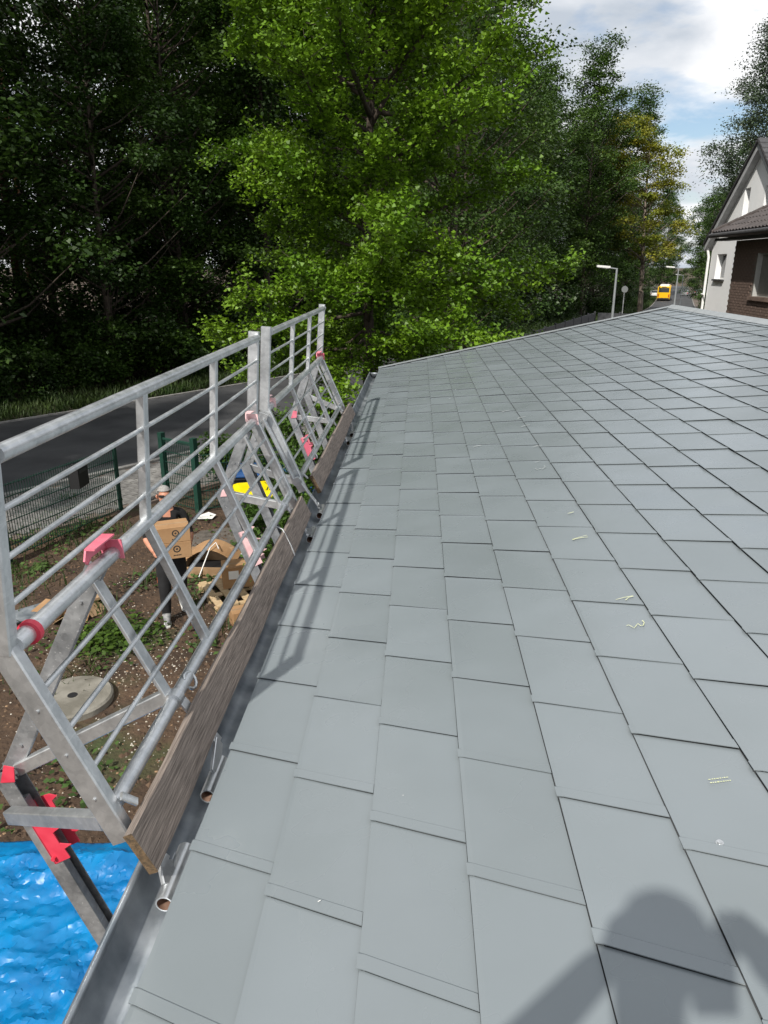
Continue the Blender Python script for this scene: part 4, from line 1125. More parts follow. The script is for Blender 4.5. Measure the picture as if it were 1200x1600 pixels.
# ------------------------------------------------------------------ grass, weeds, litter (uncountable)
def scatter(name, pts, size, mat, label, cat, shape='blade', up=.0, lift=.4):
    P = np.array(pts); rg = np.random.default_rng(len(P))
    n = len(P); sz = rg.uniform(.6, 1.3, n)*size
    if shape == 'blade':
        az = rg.uniform(0, 6.28, n); tilt = rg.uniform(.1, .75, n)
        d = np.stack([np.cos(az)*np.sin(tilt), np.sin(az)*np.sin(tilt), np.cos(tilt)], 1)
        s_ = np.stack([-np.sin(az), np.cos(az), np.zeros(n)], 1)*sz[:, None]*.045
        mid = P + d*sz[:, None]*.55; tip = P + d*sz[:, None] + np.stack([np.cos(az), np.sin(az), -.3*np.ones(n)], 1)*sz[:, None]*.16
        V = np.stack([P - s_, P + s_, mid + s_*.8, tip, mid - s_*.8], 1).reshape(-1, 3)
        i = np.arange(n)[:, None]*5
        F = np.concatenate([i + np.array([[0, 1, 2, 4]]), i + np.array([[4, 2, 3, 3]])], 0)
        V4 = np.stack([P - s_, P + s_, mid + s_*.8, mid - s_*.8, mid - s_*.8, mid + s_*.8, tip + s_*.1, tip - s_*.1], 1).reshape(-1, 3)
        me = fast_mesh(name, V4, np.arange(8*n).reshape(-1, 4), mat)
    else:
        me = leaves(name, P + np.array([0, 0, 1])*sz[:, None]*lift, sz, mat, updir=up, rg=rg)
    return tag(link(name, me), label, cat, kind='stuff')
pts = []
for i in range(26000):
    sv = s_near + rng.uniform(-14, 60); c, tg = road_at(sv); off = 3.75 + abs(rng.normal())*1.5
    p = c + np.array([-tg[1], tg[0]])*off; pts.append((p[0], p[1], gz(p[1])))
scatter('verge_grass', pts, .36, M['grass'], 'rough grass verge along the edge of the wood', 'grass')
pts = []
for i in range(9000):
    sv = s_near + rng.uniform(40, 170); c, tg = road_at(sv); off = 3.8 + abs(rng.normal())*1.3
    if rng.uniform() < .4: off = -6.2 - abs(rng.normal())*1.0
    p = c + np.array([-tg[1], tg[0]])*off; pts.append((p[0], p[1], gz(p[1])))
scatter('far_verge_grass', pts, .6, M['grass'], 'pale rough grass along the far road', 'grass')
# weeds in clumps in the garden
pts = []; big = []
for i in range(120):
    x, y = rng.uniform(-6.3, -.7), rng.uniform(3.6, 12.0)
    if rng.uniform() < .45: x = rng.uniform(-6.0, -4.6); y = rng.uniform(6, 11.5)
    if (abs(x + 2.5) < .5 and abs(y - 7.2) < .5) or ((x+2.96)**2 + (y-5.34)**2 < .28): continue
    m = int(rng.uniform(14, 60)); rr = rng.uniform(.08, .28)
    q = np.stack([x + rng.normal(size=m)*rr, y + rng.normal(size=m)*rr, np.zeros(m)], 1)
    (pts if rng.uniform() < .45 else big).append(q)
scatter('garden_grass', np.concatenate(pts), .16, M['grass'], 'tufts of grass growing in the bare garden soil', 'grass')
scatter('garden_weeds', np.concatenate(big), .075, M['weed'], 'low broad-leaved weeds growing in the bare garden soil', 'weeds', shape='leaf', up=.6, lift=.6)
# a thick low patch of dark creeping plants by the worker
q = np.stack([-3.1 + rng.normal(size=900)*.26, 6.65 + rng.normal(size=900)*.24, np.abs(rng.normal(size=900))*.06], 1)
scatter('creeping_plant', q, .075, M['leaf_mid'], 'patch of dark green creeping plants near the round concrete lid', 'plants', shape='leaf', up=.6, lift=.5)
def lumps(name, n, xr, yr, s0, s1, mat, label, cat, flat=.5, cl=None):
    mb = MB()
    for i in range(n):
        if cl is not None:
            c = cl[int(rng.integers(len(cl)))]; x = c[0] + rng.normal()*c[2]; y = c[1] + rng.normal()*c[2]
        else: x = rng.uniform(*xr); y = rng.uniform(*yr)
        if (x+2.96)**2 + (y-5.34)**2 < .2: continue
        if x > .3: continue
        s_ = rng.uniform(s0, s1); a = rng.uniform(0, 6.28)
        P = []
        for k in range(4):
            P.append((x + math.cos(a + k*1.57)*s_*rng.uniform(.6, 1.1), y + math.sin(a + k*1.57)*s_*rng.uniform(.6, 1.1), -.004))
        P.append((x, y, s_*flat))
        mb.add(P, [(0, 1, 4), (1, 2, 4), (2, 3, 4), (3, 0, 4)])
    return tag(link(name, mb.mesh(name, mat, fix=False)), label, cat, kind='stuff')
lumps('chippings', 1500, (-4.6, -.8), (4.0, 8.6), .006, .022, M['chip'], 'pale stone and plaster chips scattered on the garden soil', 'chippings', .5, [(-2.9, 6.0, .45), (-2.3, 6.2, .4), (-2.4, 5.2, .4), (-3.6, 6.4, .5), (-1.8, 7.0, .5), (-3.4, 8.0, .8), (-2.2, 4.4, .5)])
lumps('soil_clods', 5200, (-6.2, -.4), (3.2, 11), .012, .05, M['clod'], 'crumbly clods of dark garden soil', 'soil', .6)
lumps('dry_litter', 2200, (-6.0, -.4), (3.4, 11), .012, .035, M['leaf_litter'], 'dry brown leaf litter on the garden soil', 'leaf litter', .2)

# ------------------------------------------------------------------ blue tarpaulin
from mathutils import noise as mn
mb = MB(); nx_, ny_ = 190, 150
x0, x1, y0, y1 = -4.0, -.35, .6, 3.43
for j in range(ny_+1):
    for i in range(nx_+1):
        u, v = i/nx_, j/ny_
        x = x0 + (x1-x0)*u; y = y0 + (y1-y0)*v
        edge = min(u, 1-u, v, 1-v)*12
        p = Vector((x*1.1, y*1.1, 0))
        big_ = mn.noise(Vector((x*.8 + 3, y*1.1, 1)))*.10
        def tent(fx, fy, sh, k): return abs(mn.noise(Vector((x*fx + y*sh, y*fy - x*sh*.7, k))))
        z = .035 + max(-.02, big_) + .085*(.42 - tent(1.2, 4.0, .4, 4)) + .042*tent(3.0, 6.5, -2.1, 9) + .026*(.4 - tent(5.5, 9.0, 3.0, 14)) + .013*tent(14, 19, -5.0, 21) + .004*tent(34, 36, 9.0, 27)
        z = max(.012, z)
        z = z*min(1, edge) + .008
        xx = x + .05*mn.noise(Vector((x*2, y*2, 7))); yy = y + (.09*mn.noise(Vector((x*1.7, 3, 7))) if v > .9 else .04*mn.noise(Vector((x*2, y*2, 8))))
        mb.v.append((xx + (rng.uniform(-.008, .008) if 0 < i < nx_ else 0), yy + (rng.uniform(-.008, .008) if 0 < j < ny_ else 0), z))
for j in range(ny_):
    for i in range(nx_):
        a = j*(nx_+1) + i
        if rng.uniform() < .5: mb.f += [(a, a+1, a+nx_+2), (a, a+nx_+2, a+nx_+1)]
        else: mb.f += [(a, a+1, a+nx_+1), (a+1, a+nx_+2, a+nx_+1)]
        mb.mi += [0, 0]
o = single('tarpaulin', mb, M['tarp'], 'crumpled bright blue tarpaulin spread on the ground below the gutter', 'tarpaulin', smooth=24)
md = o.modifiers.new('thickness', 'SOLIDIFY'); md.thickness = .002

# round concrete lid
mb = MB(); mb.disc((-2.96, 5.34, -.05), .40, .13, 48, bev=.02)
t = thing('manhole_cover', 'round damp concrete shaft cover lying in the garden soil', 'manhole cover', (-2.96, 5.34, 0))
part('lid', mb, M['conc'], t, smooth=35)
mb = MB(); mb.disc((-2.96, 5.34, .081), .05, .004, 16); part('lifting_socket', mb, M['black'], t)

# ------------------------------------------------------------------ garden fence, gate, letter box
def mesh_panel(name, label, A, B, h, post_a=True, post_b=True, mat='green_paint', group=None, cat='fence', heavy=0.0):
    A = Vector((A[0], A[1], 0)); B = Vector((B[0], B[1], 0)); d = (B-A).normalized(); n = Vector((-d.y, d.x, 0)); ln = (B-A).length
    t = thing(name, label, cat, tuple((A+B)/2), group)
    mb = MB(); k = int(ln/.05)
    for i in range(1, k):
        p = A + d*(i*ln/k); mb.bar(p + Vector((0, 0, .05)), p + Vector((0, 0, h)), .008, .008, side=tuple(d))
    for z in np.linspace(.07, h - .03, 7):
        for s_ in (-.006, .006): mb.bar(A + n*s_ + Vector((0, 0, z)), B + n*s_ + Vector((0, 0, z)), .009, .009, side=(0, 0, 1))
    part('wire_mesh', mb, M[mat], t, kind='stuff')
    for P_, on in ((A, post_a), (B, post_b)):
        if on:
            mb = MB(); w = .03 + heavy; mb.bar(P_ - Vector((0, 0, .3)), P_ + Vector((0, 0, h + .08 + heavy*2)), w*2, w*2, side=tuple(d), bev=.004); part('post', mb, M[mat], t)
    if heavy:
        mb = MB(); mb.bar(A + Vector((0, 0, h + .01)), B + Vector((0, 0, h + .01)), .04, .04, side=(0, 0, 1), bev=.004); part('frame_bar', mb, M[mat], t)
    return t
FGp = 'wire fence panels along the garden'
mesh_panel('fence_panel', 'dark green double-wire fence panel ending at the driveway', (-5.62, 9.0), (-4.85, 11.44), 1.22, group=FGp)
mesh_panel('fence_panel', 'dark green double-wire fence panel behind the near guardrail post', (-6.42, 6.56), (-5.63, 8.96), 1.22, post_b=False, group=FGp)
mesh_panel('gate', 'dark green wire garden gate standing open beside the driveway', (-4.13, 11.9), (-3.40, 11.45), 1.28, heavy=.02, cat='gate')
mesh_panel('fence_panel', 'dark wire fence panel between the gate and the bins', (-3.36, 11.50), (-1.9, 12.1), 1.1, group=FGp, post_a=False)
t = thing('letter_box', 'black letter box hanging on the green wire fence', 'letter box', (-5.13, 10.4, .80))
part('body', MB().box((-5.14, 10.24, .80), (-4.98, 10.60, 1.14)), M['black'], t)
part('flap', MB().box((-4.979, 10.28, 1.05), (-4.972, 10.56, 1.10)), M['black_plastic'], t)
mb = MB(); mb.tube([(-5.06, 10.42, 1.13), (-5.20, 10.42, 1.19)], .01, n=6); part('hanger', mb, M['black'], t)
# bicycle leaning by the fence (dark shapes behind the far rail)
def bicycle():
    t = thing('bicycle', 'dark bicycle parked behind the bins by the wire fence', 'bicycle', (-2.3, 12.6, 0))
    for cx in (-2.75, -1.75):
        w = None
        mb = MB(); pts = [(cx + math.cos(a)*.33, 12.6, .34 + math.sin(a)*.33) for a in np.linspace(0, 2*math.pi, 25)]; mb.tube(pts, .018, n=6, caps=False)
        w = part('wheel', mb, M['black'], t, smooth=60)
        mb = MB()
        for a in np.linspace(0, math.pi, 9)[:-1]: mb.bar((cx + math.cos(a)*.32, 12.6, .34 + math.sin(a)*.32), (cx - math.cos(a)*.32, 12.6, .34 - math.sin(a)*.32), .003, .003)
        part('spokes', mb, M['galv2'], w, kind='stuff')
    mb = MB()
    for a, b_ in (((-2.75, .34), (-2.62, .88)), ((-2.62, .80), (-2.08, .84)), ((-2.62, .74), (-2.22, .30)), ((-2.08, .90), (-2.22, .30)), ((-2.22, .30), (-1.75, .34)), ((-2.10, .80), (-1.75, .34))):
        mb.tube([(a[0], 12.6, a[1]), (b_[0], 12.6, b_[1])], .016, n=7)
    part('frame', mb, M['black_plastic'], t, smooth=60)
    mb = MB(); mb.tube([(-2.66, 12.3, 1.02), (-2.60, 12.45, 1.0), (-2.62, 12.6, .95), (-2.60, 12.75, 1.0), (-2.66, 12.9, 1.02)], .013, n=7); part('handlebar', mb, M['black'], t, smooth=60)
    mb = MB(); mb.prism([(-2.20, 12.53, .92), (-1.94, 12.50, .94), (-1.94, 12.70, .94), (-2.20, 12.67, .92)], (0, 0, .05)); part('saddle', mb, M['black'], t)
bicycle()

def wheelie_bin(label, x, y, rz, lid):
    t = thing('wheelie_bin', label, 'bin', (0, 0, 0), 'household bins below the gutter')
    mb = MB()
    lo = [(-.21, -.24), (.21, -.24), (.21, .24), (-.21, .24)]; hi = [(-.27, -.33), (.27, -.33), (.27, .33), (-.27, .33)]
    mb.add([(a, b_, .05) for a, b_ in lo] + [(a, b_, .96) for a, b_ in hi], [(3,2,1,0),(0,1,5,4),(1,2,6,5),(2,3,7,6),(3,0,4,7)])
    part('body', mb, M['black_plastic'], t)
    mb = MB(); mb.box((-.29, -.355, .945), (.29, .345, .975)); part('rim', mb, M['black_plastic'], t)
    mb = MB()
    ring0 = [(-.295, -.37, .985), (.295, -.37, .985), (.295, .35, .985), (-.295, .35, .985)]
    ring1 = [(-.295, -.37, 1.02), (.295, -.37, 1.02), (.295, .35, 1.03), (-.295, .35, 1.03)]
    ring2 = [(-.23, -.28, 1.065), (.23, -.28, 1.065), (.23, .26, 1.075), (-.23, .26, 1.075)]
    mb.add(ring0 + ring1 + ring2, [(3,2,1,0)] + [(i, (i+1) % 4, 4+(i+1) % 4, 4+i) for i in range(4)] + [(4+i, 4+(i+1) % 4, 8+(i+1) % 4, 8+i) for i in range(4)] + [(8,9,10,11)])
    o = part('lid', mb, M[lid], t); b = o.modifiers.new('edge', 'BEVEL'); b.width = .012; b.segments = 2
    mb = MB(); mb.tube([(-.22, .37, .97), (.22, .37, .97)], .014, n=8); part('handle', mb, M['black_plastic'], t, smooth=60)
    for sx in (-1, 1):
        mb = MB(); mb.tube([(sx*.20, .24, .10), (sx*.25, .24, .10)], .10, n=18); part('wheel', mb, M['black'], t, smooth=40)
    if lid == 'yellow_lid':
        mb = MB()
        for k in range(9): mb.box((-.12 + k*.026, -.3735, .996), (-.12 + k*.026 + .016, -.3715, 1.012))
        part('lid_lettering', mb, M['ink'], t, kind='stuff')
    t.location = (x, y, 0); t.rotation_euler = (0, 0, rz); return t
wheelie_bin('wheelie bin with bright yellow lid beside the garden path', -1.93, 9.62, .35, 'yellow_lid')
wheelie_bin('wheelie bin with blue lid standing behind the yellow-lidded bin', -2.35, 10.75, .2, 'blue_lid')
wheelie_bin('second wheelie bin with blue lid behind the yellow-lidded bin', -1.62, 10.85, .15, 'blue_lid')
wheelie_bin('wheelie bin with blue lid close under the gutter', -1.12, 9.45, .1, 'blue_lid')

# ------------------------------------------------------------------ packaging and clutter
def carton(name, label, c, size, rz, mat='card', flaps=False, mark=None, group=None):
    t = thing(name, label, 'box', c, group)
    w, d, h = size
    mb = MB(); mb.box((-w/2, -d/2, 0), (w/2, d/2, h)); me = mb.mesh('carton', M[mat])
    o = link('carton', me); o.parent = t; b = o.modifiers.new('edge', 'BEVEL'); b.width = .004
    mb = MB(); mb.box((-w/2 - .001, -.02, h - .0), (w/2 + .001, .02, h + .0015)); o = link('tape', mb.mesh('tape', M['card_old'])); o.parent = t
    if mark:
        mk = MB()
        if mark == 'label': mk.box((-w*.30, -d/2 - .002, h*.45), (w*.02, -d/2 - .0005, h*.85))
        else:
            cx, cz, r = 0.02, h*.60, h*.22; n = 20
            for j in range(n):
                a0, a1 = 2*math.pi*j/n, 2*math.pi*(j+1)/n
                q = [(cx + math.cos(a)*rr, -d/2 - .0015, cz + math.sin(a)*rr) for a, rr in ((a0, r), (a1, r), (a1, r*.66), (a0, r*.66))]
                mk.add(q, [(0, 1, 2, 3)])
            q = [(cx + u*r*.36, -d/2 - .0015, cz + v*r*.36) for u, v in ((-1, -.2), (.2, -1), (1, .3), (0, 1))]; mk.add(q, [(0, 1, 2, 3)])
            for k in range(5): mk.box((cx - .045 + k*.019, -d/2 - .0015, h*.18), (cx - .045 + k*.019 + .014, -d/2 - .0008, h*.25))
        o = link('print', mk.mesh('print', M['white' if mark == 'label' else 'ink'])); o.parent = t
    t.rotation_euler = (0, 0, rz); return t
def pallet(c, rz):
    t = thing('pallet', 'pale wooden pallet with boxes lying in front of the worker', 'pallet', c)
    for i in range(5):
        o = link('deck_board', MB().box((-.40 + i*.19, -.45, .10), (-.40 + i*.19 + .10, .45, .122)).mesh('deck_board', M['pallet'])); o.parent = t
    for y in (-.45, -.05, .35):
        o = link('stringer', MB().box((-.42, y, .078), (.48, y + .10, .0985)).mesh('stringer', M['pallet'])); o.parent = t
        for x in (-.41, -.02, .36):
            o = link('block', MB().box((x, y + .002, .0), (x + .10, y + .098, .0775)).mesh('block', M['pallet'])); o.parent = t
    t.rotation_euler = (0, 0, rz)
pallet((-1.86, 7.95, 0.0), .55)
carton('cardboard_box', 'brown cardboard box with white address label on the pallet', (-1.88, 8.12, .123), (.42, .32, .30), .30, mark='label')
carton('cardboard_box', 'small brown box standing on the soil beside the pallet', (-1.62, 7.18, 0), (.26, .22, .20), .5)
carton('cardboard_box', 'flat brown box half under the pallet corner', (-1.50, 7.62, 0), (.30, .24, .08), .9)
# tipped-open carton with arched lid
t = thing('open_carton', 'open brown carton with arched lid lying behind the worker', 'box', (-2.45, 8.75, 0))
mb = MB(); mb.box((-2.78, 8.55, .0), (-2.14, 8.57, .16)); mb.box((-2.78, 9.0, .0), (-2.14, 9.02, .30)); mb.box((-2.80, 8.55, 0), (-2.78, 9.02, .2)); mb.box((-2.14, 8.55, 0), (-2.12, 9.02, .2))
part('carton', mb, M['card_old'], t)
mb = MB(); vs = []
for i in range(11):
    a = i/10; x = -2.86 + .80*a; z = .16 + .20*math.sin(math.pi*a)
    vs += [(x, 8.74, z), (x, 9.12, z + .03)]
mb.add(vs, [(2*i, 2*i+2, 2*i+3, 2*i+1) for i in range(10)])
o = part('lid', mb, M['card'], t); md = o.modifiers.new('t', 'SOLIDIFY'); md.thickness = .006
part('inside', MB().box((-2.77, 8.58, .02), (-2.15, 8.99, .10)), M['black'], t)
# white cable looping over the carton
mb = MB(); mb.tube([(-2.55, 8.50, .03), (-2.48, 8.58, .22), (-2.42, 8.72, .40), (-2.38, 8.90, .42), (-2.30, 8.75, .38)], .009, n=7)
single('white_cable', mb, M['white'], 'white cable end looping over the open carton', 'cable', smooth=60)
mb = MB(); mb.tube([(-2.28, 9.25, .02), (-2.15, 9.42, .03), (-1.98, 9.5, .03), (-1.85, 9.38, .03), (-1.82, 9.2, .02)], .012, n=7)
single('white_hose', mb, M['white'], 'white hose curling on the garden path near the yellow-lidded bin', 'hose', smooth=60)
mb = MB(); vs = [(-3.36, 11.05, .02), (-3.22, 10.98, .05), (-3.05, 11.05, .03), (-3.02, 11.22, .05), (-3.18, 11.3, .07), (-3.34, 11.2, .03)]
mb.prism(vs, (0, 0, .004)); single('paper_scrap', mb, M['white'], 'white scrap of paper lying on the ground near the gate', 'paper')
# torn cardboard pile and sheet-metal offcuts left of the worker
t = thing('cardboard_pile', 'pile of torn brown cardboard lying on the garden soil', 'cardboard', (-3.85, 7.4, 0))
for i, (x, y, z, w, d, rz, tl) in enumerate(((-3.95, 7.45, .02, .62, .40, .35, .06), (-3.80, 7.62, .07, .55, .34, .8, -.10), (-4.15, 7.30, .05, .40, .36, -.2, .15), (-3.62, 7.40, .05, .34, .26, 1.3, .5), (-3.72, 7.10, .04, .26, .20, .2, .7), (-3.90, 7.08, .05, .22, .18, .9, -.6))):
    o = link('sheet', MB().box((-w/2, -d/2, 0), (w/2, d/2, .035 if i < 3 else .008)).mesh('sheet', M['card_old' if i % 2 else 'card'])); o.parent = t
    o.location = (x + 3.85, y - 7.4, z); o.rotation_euler = (tl, tl*.4, rz)
t = thing('metal_offcuts', 'grey sheet-metal offcuts stacked beside the torn cardboard', 'metal sheets', (-4.35, 7.25, 0))
for i in range(3):
    o = link('sheet', MB().box((-.40, -.16, 0), (.40, .16, .012)).mesh('sheet', M['zinc'])); o.parent = t
    o.location = (.05*i, .03*i, .01 + .03*i); o.rotation_euler = (.04*i, -.03, .5 + .12*i)
t.children[0].location.z = .012
# ------------------------------------------------------------------ neighbouring house
HO = Vector((9.75, 22, 0)); HA = R(2)
HD = Vector((math.sin(HA), math.cos(HA), 0)); HN = Vector((HD.y, -HD.x, 0))
def H(s_, o, z): return HO + HD*s_ + HN*o + Vector((0, 0, z))
def hbox(mb, s0, s1, o0, o1, z0, z1, mi=0):
    vs = [H(s_, o, z) for z in (z0, z1) for s_, o in ((s0, o0), (s1, o0), (s1, o1), (s0, o1))]
    return mb.add(vs, [(3,2,1,0),(4,5,6,7),(0,1,5,4),(1,2,6,5),(2,3,7,6),(3,0,4,7)], mi)
nb = thing('gabled_house', 'white plastered house with steep gable, dark roof and grey eaves', 'house', tuple(H(2.65, 5, 0)))
AS, AZ, SL = 2.65, 7.95, .765
def under(s_): return AZ - .20 - SL*abs(s_ - AS)
holes = [(4.66, 5.62, 3.84, 4.69), (3.34, 3.82, 5.82, 6.71), (1.45, 2.13, 5.75, 6.65)]
brk = sorted(set([-.8, 6.25, AS] + [h[0] for h in holes] + [h[1] for h in holes]))
mb = MB()
for a, b_ in zip(brk[:-1], brk[1:]):
    lev = [-.1]
    hs = [h for h in holes if h[0] <= a + 1e-6 and h[1] >= b_ - 1e-6]
    for h in hs: lev += [h[2], h[3]]
    for z0, z1 in zip(lev[0::2], lev[1::2] + [None]):
        t0 = under(a) if z1 is None else z1; t1 = under(b_) if z1 is None else z1
        vs = [H(a, 1.42, z0), H(b_, 1.42, z0), H(b_, 1.42, t1), H(a, 1.42, t0)]
        mb.prism(vs, HN*.3)
hbox(mb, 5.95, 6.25, 1.72, 10.5, -.1, under(6.25) - .02)
part('wall', mb, M['plaster'], nb)
for (s0, s1, z0, z1) in holes:
    f = part('window', hbox(MB(), s0 + .0, s1, 1.62, 1.68, z0, z1), M['frame_white'], nb)
    part('pane', hbox(MB(), s0 + .06, s1 - .06, 1.605, 1.619, z0 + .06, z1 - .06), M['glass'], f)
    part('sill', hbox(MB(), s0 - .05, s1 + .05, 1.34, 1.65, z0 - .07, z0 - .012), M['slate'], f)
mb = MB()
for sg in (1, -1):
    e = AS + sg*3.82; ze = AZ - SL*3.82
    vs = [H(AS, 1.2, AZ), H(e, 1.2, ze), H(e, 1.2, ze - .22), H(AS, 1.2, AZ - .22)]
    mb.prism(vs, HN*9.6)
part('eaves', mb, pmat('grey_eaves_board', (0.34, 0.35, 0.36), (0.42, 0.43, 0.44), rough=.8), nb)
rt = None
for sg in (1, -1):
    mb = MB(); e = AS + sg*3.87; ze = AZ - SL*3.87
    mb.prism([H(AS, 1.14, AZ + .01), H(e, 1.14, ze + .01), H(e, 1.14, ze + .09), H(AS, 1.14, AZ + .09)], HN*9.7)
    for k in range(18):          # tile courses, lapped
        t0, t1 = k/18, (k+1)/18
        a0 = AS + sg*3.87*t0; a1 = AS + sg*3.87*t1 + sg*.03; z0 = AZ - SL*3.87*t0; z1 = AZ - SL*(3.87*t1 + .03)
        mb.prism([H(a0, 1.15, z0 + .092), H(a1, 1.15, z1 + .10), H(a1, 1.15, z1 + .135), H(a0, 1.15, z0 + .105)], HN*9.68)
    part('roof_slope', mb, M['slate'], nb)
mb = MB(); mb.tube([H(6.4, 1.30, 4.9), H(6.35, 1.36, 4.6), H(6.34, 1.36, 1.5)], .05, n=8); mb.tube([H(6.1, 1.30, 3.25), H(6.45, 1.30, 3.27)], .03, n=6)
part('downpipe', mb, M['white'], nb, smooth=60)

# brick annex with its own hipped tile roof
an = thing('brick_annex', 'brown brick annex with hipped dark tile roof beside the white house', 'house', tuple(H(-4, 2, 0)))
bh = (-2.95, -1.70, 3.50, 4.62)
mb = MB()
for a, b_ in ((-9, bh[0]), (bh[1], -.0)): hbox(mb, a, b_, .012, .30, -.1, 4.98)
hbox(mb, bh[0], bh[1], .012, .30, -.1, bh[2]); hbox(mb, bh[0], bh[1], .012, .30, bh[3], 4.98)
hbox(mb, -.3, -.0, .31, 1.6, -.1, 4.98)
wal = part('wall', mb, M['mortar'], an)
bmsh = MB(); bmsh.box((-.12, -.055, -.0325), (.12, .055, .0325)); bme = bmsh.mesh('brick', M['brick'])
bl = []
zc = 2.4; rowi = 0
while zc < 4.95:
    s_ = -.12 - (.125 if rowi % 2 else 0)
    while s_ > -6.4:
        if not (bh[0] - .11 < s_ < bh[1] + .11 and bh[2] - .03 < zc < bh[3] + .03): bl.append((s_, zc))
        s_ -= .25
    zc += .075; rowi += 1
bl.sort(key=lambda q: abs(q[0] + 1.6) + .9*abs(q[1] - 4.0))
for (s_, z_) in bl[:285]:
    o = bpy.data.objects.new('brick', bme); COL.objects.link(o); o.parent = wal
    o.location = H(s_, .052 + random.uniform(-.004, .003), z_); o.rotation_euler = (0, 0, math.atan2(HD.y, HD.x))
mb = MB()
for (s_, z_) in bl[285:]: hbox(mb, s_ - .12, s_ + .12, -.003, .02, z_ - .0325, z_ + .0325)
z_ = 2.32
while z_ > 0:
    s_ = -.12 - (.125 if rowi % 2 else 0); rowi += 1
    while s_ > -6.4: hbox(mb, s_ - .12, s_ + .12, -.003, .02, z_ - .0325, z_ + .0325); s_ -= .25
    z_ -= .075
part('brick_field', mb, M['brick'], an, kind='stuff')
f = part('window', hbox(MB(), bh[0] + .001, bh[1] - .001, .14, .20, bh[2] + .001, bh[3] - .001), M['frame_white'], an)
part('blind', hbox(MB(), bh[0] + .07, bh[1] - .07, .125, .139, bh[2] + .05, bh[3] - .05), M['blind'], f)
part('reveal', hbox(MB(), bh[1] - .05, bh[1] - .003, .01, .139, bh[2] + .001, bh[3] - .001), M['frame_white'], f)
part('sill', hbox(MB(), bh[0] - .08, bh[1] + .10, -.07, .12, bh[2] - .10, bh[2] - .002), M['brick'], f)
mb = MB()
pt = 1.05
e0, zE = -.42, 5.20; RI = 3.4
cor, cor2 = H(.80, e0, zE), H(-9.6, e0, zE)
top1, top2 = H(.80 - RI, e0 + RI, zE + RI*.58), H(-9.6, e0 + RI, zE + RI*.58)
bk1 = H(.80, e0 + 2*RI, zE)
mb.add([cor, cor2, top2, top1], [(0, 1, 2, 3)]); mb.add([cor, top1, bk1], [(0, 1, 2)])
dn = Vector((0, 0, -.10))
mb.add([cor + dn, cor2 + dn, top2 + dn, top1 + dn], [(3, 2, 1, 0)]); mb.add([cor + dn, top1 + dn, bk1 + dn], [(2, 1, 0)])
mb.add([cor, cor2, cor2 + dn, cor + dn, bk1, bk1 + dn], [(0, 3, 2, 1), (0, 4, 5, 3)])
rf = part('roof', mb, M['clay'], an)
# pan tiles: rounded rolls running up the slope, course by course
mb = MB()
slp = (top2 - cor2).normalized(); along = (cor - cor2).normalized(); nup = along.cross(slp); nup = nup if nup.z > 0 else -nup
L_s = (top2 - cor2).length
for i in range(46):
    for j in range(12):
        st = -9.5 + i*.225; up0 = j*.33
        if st + up0*.86 > .68 or up0 + .36 > L_s: continue
        base = cor2 + along*(i*.225 + .05) + slp*up0 + nup*.012
        q = []
        for a in (0, .5, 1):
            hgt = math.sin(math.pi*a)*.045 + .006
            q += [base + along*(a*.20) + nup*(hgt + .022), base + along*(a*.20) + slp*.345 + nup*(hgt + .002)]
        q += [base + nup*-.004, base + along*.10 + nup*-.004, base + along*.20 + nup*-.004]
        mb.add(q, [(0, 2, 3, 1), (2, 4, 5, 3), (6, 7, 2, 0), (7, 8, 4, 2)])
part('roof_tiles', mb, M['clay'], rf, kind='stuff')
hp = []
for k in range(14):
    a = lerp(cor, top1, k/14) + nup*.02; b_ = lerp(cor, top1, (k + 1.12)/14) + nup*.02
    m_ = MB(); m_.tube([a + Vector((0, 0, .03)), b_ + Vector((0, 0, .045))], .075, n=8); part('hip_tile', m_, M['clay'], rf, smooth=60)
m_ = MB(); m_.tube([cor + Vector((0, 0, -.06)) - HN*.06 + HD*.04, cor2 + Vector((0, 0, -.06)) - HN*.06], .065, n=10); part('gutter', m_, M['slate'], an, smooth=60)
part('soffit', hbox(MB(), -9.5, .70, e0 + .04, .011, 4.99, 5.06), M['slate'], an)

# ------------------------------------------------------------------ street: fence, lamps, sign, vehicles
FA, FB = Vector((4.3, 26.6, 0)), Vector((10.15, 40.6, 0))
t = thing('panel_fence', 'anthracite panel fence beyond the far roof edge beside the road', 'fence', tuple((FA+FB)/2))
d = (FB - FA).normalized(); n_p = 8; ln = (FB-FA).length
for i in range(n_p):
    a = FA + d*(ln*i/n_p + .05); b_ = FA + d*(ln*(i+1)/n_p - .05)
    mb = MB(); mb.bar(a + Vector((0, 0, .98)), b_ + Vector((0, 0, .98)), 1.76, .04, side=(0, 0, 1)); part('panel', mb, M['anthracite'], t)
for i in range(n_p + 1):
    p = FA + d*(ln*i/n_p); mb = MB(); mb.bar(p - Vector((0, 0, .3)), p + Vector((0, 0, 1.93)), .08, .08, side=tuple(d)); part('post', mb, M['anthracite'], t)
t = thing('panel_fence', 'short grey panel fence turning away from the road behind the roof', 'fence', (11, 40.2, 0))
a, b_ = FB + Vector((.12, -.02, 0)), Vector((12.4, 39.4, 0)); d = (b_-a).normalized()
for i in range(2):
    mb = MB(); p = lerp(a, b_, i/2) + d*.05; q = lerp(a, b_, (i+1)/2) - d*.05; mb.bar(p + Vector((0, 0, .98)), q + Vector((0, 0, .98)), 1.76, .04, side=(0, 0, 1)); part('panel', mb, M['anthracite'], t)
    mb = MB(); p = lerp(a, b_, (i+1)/2); mb.bar(p - Vector((0, 0, .3)), p + Vector((0, 0, 1.93)), .08, .08, side=tuple(d)); part('post', mb, M['anthracite'], t)

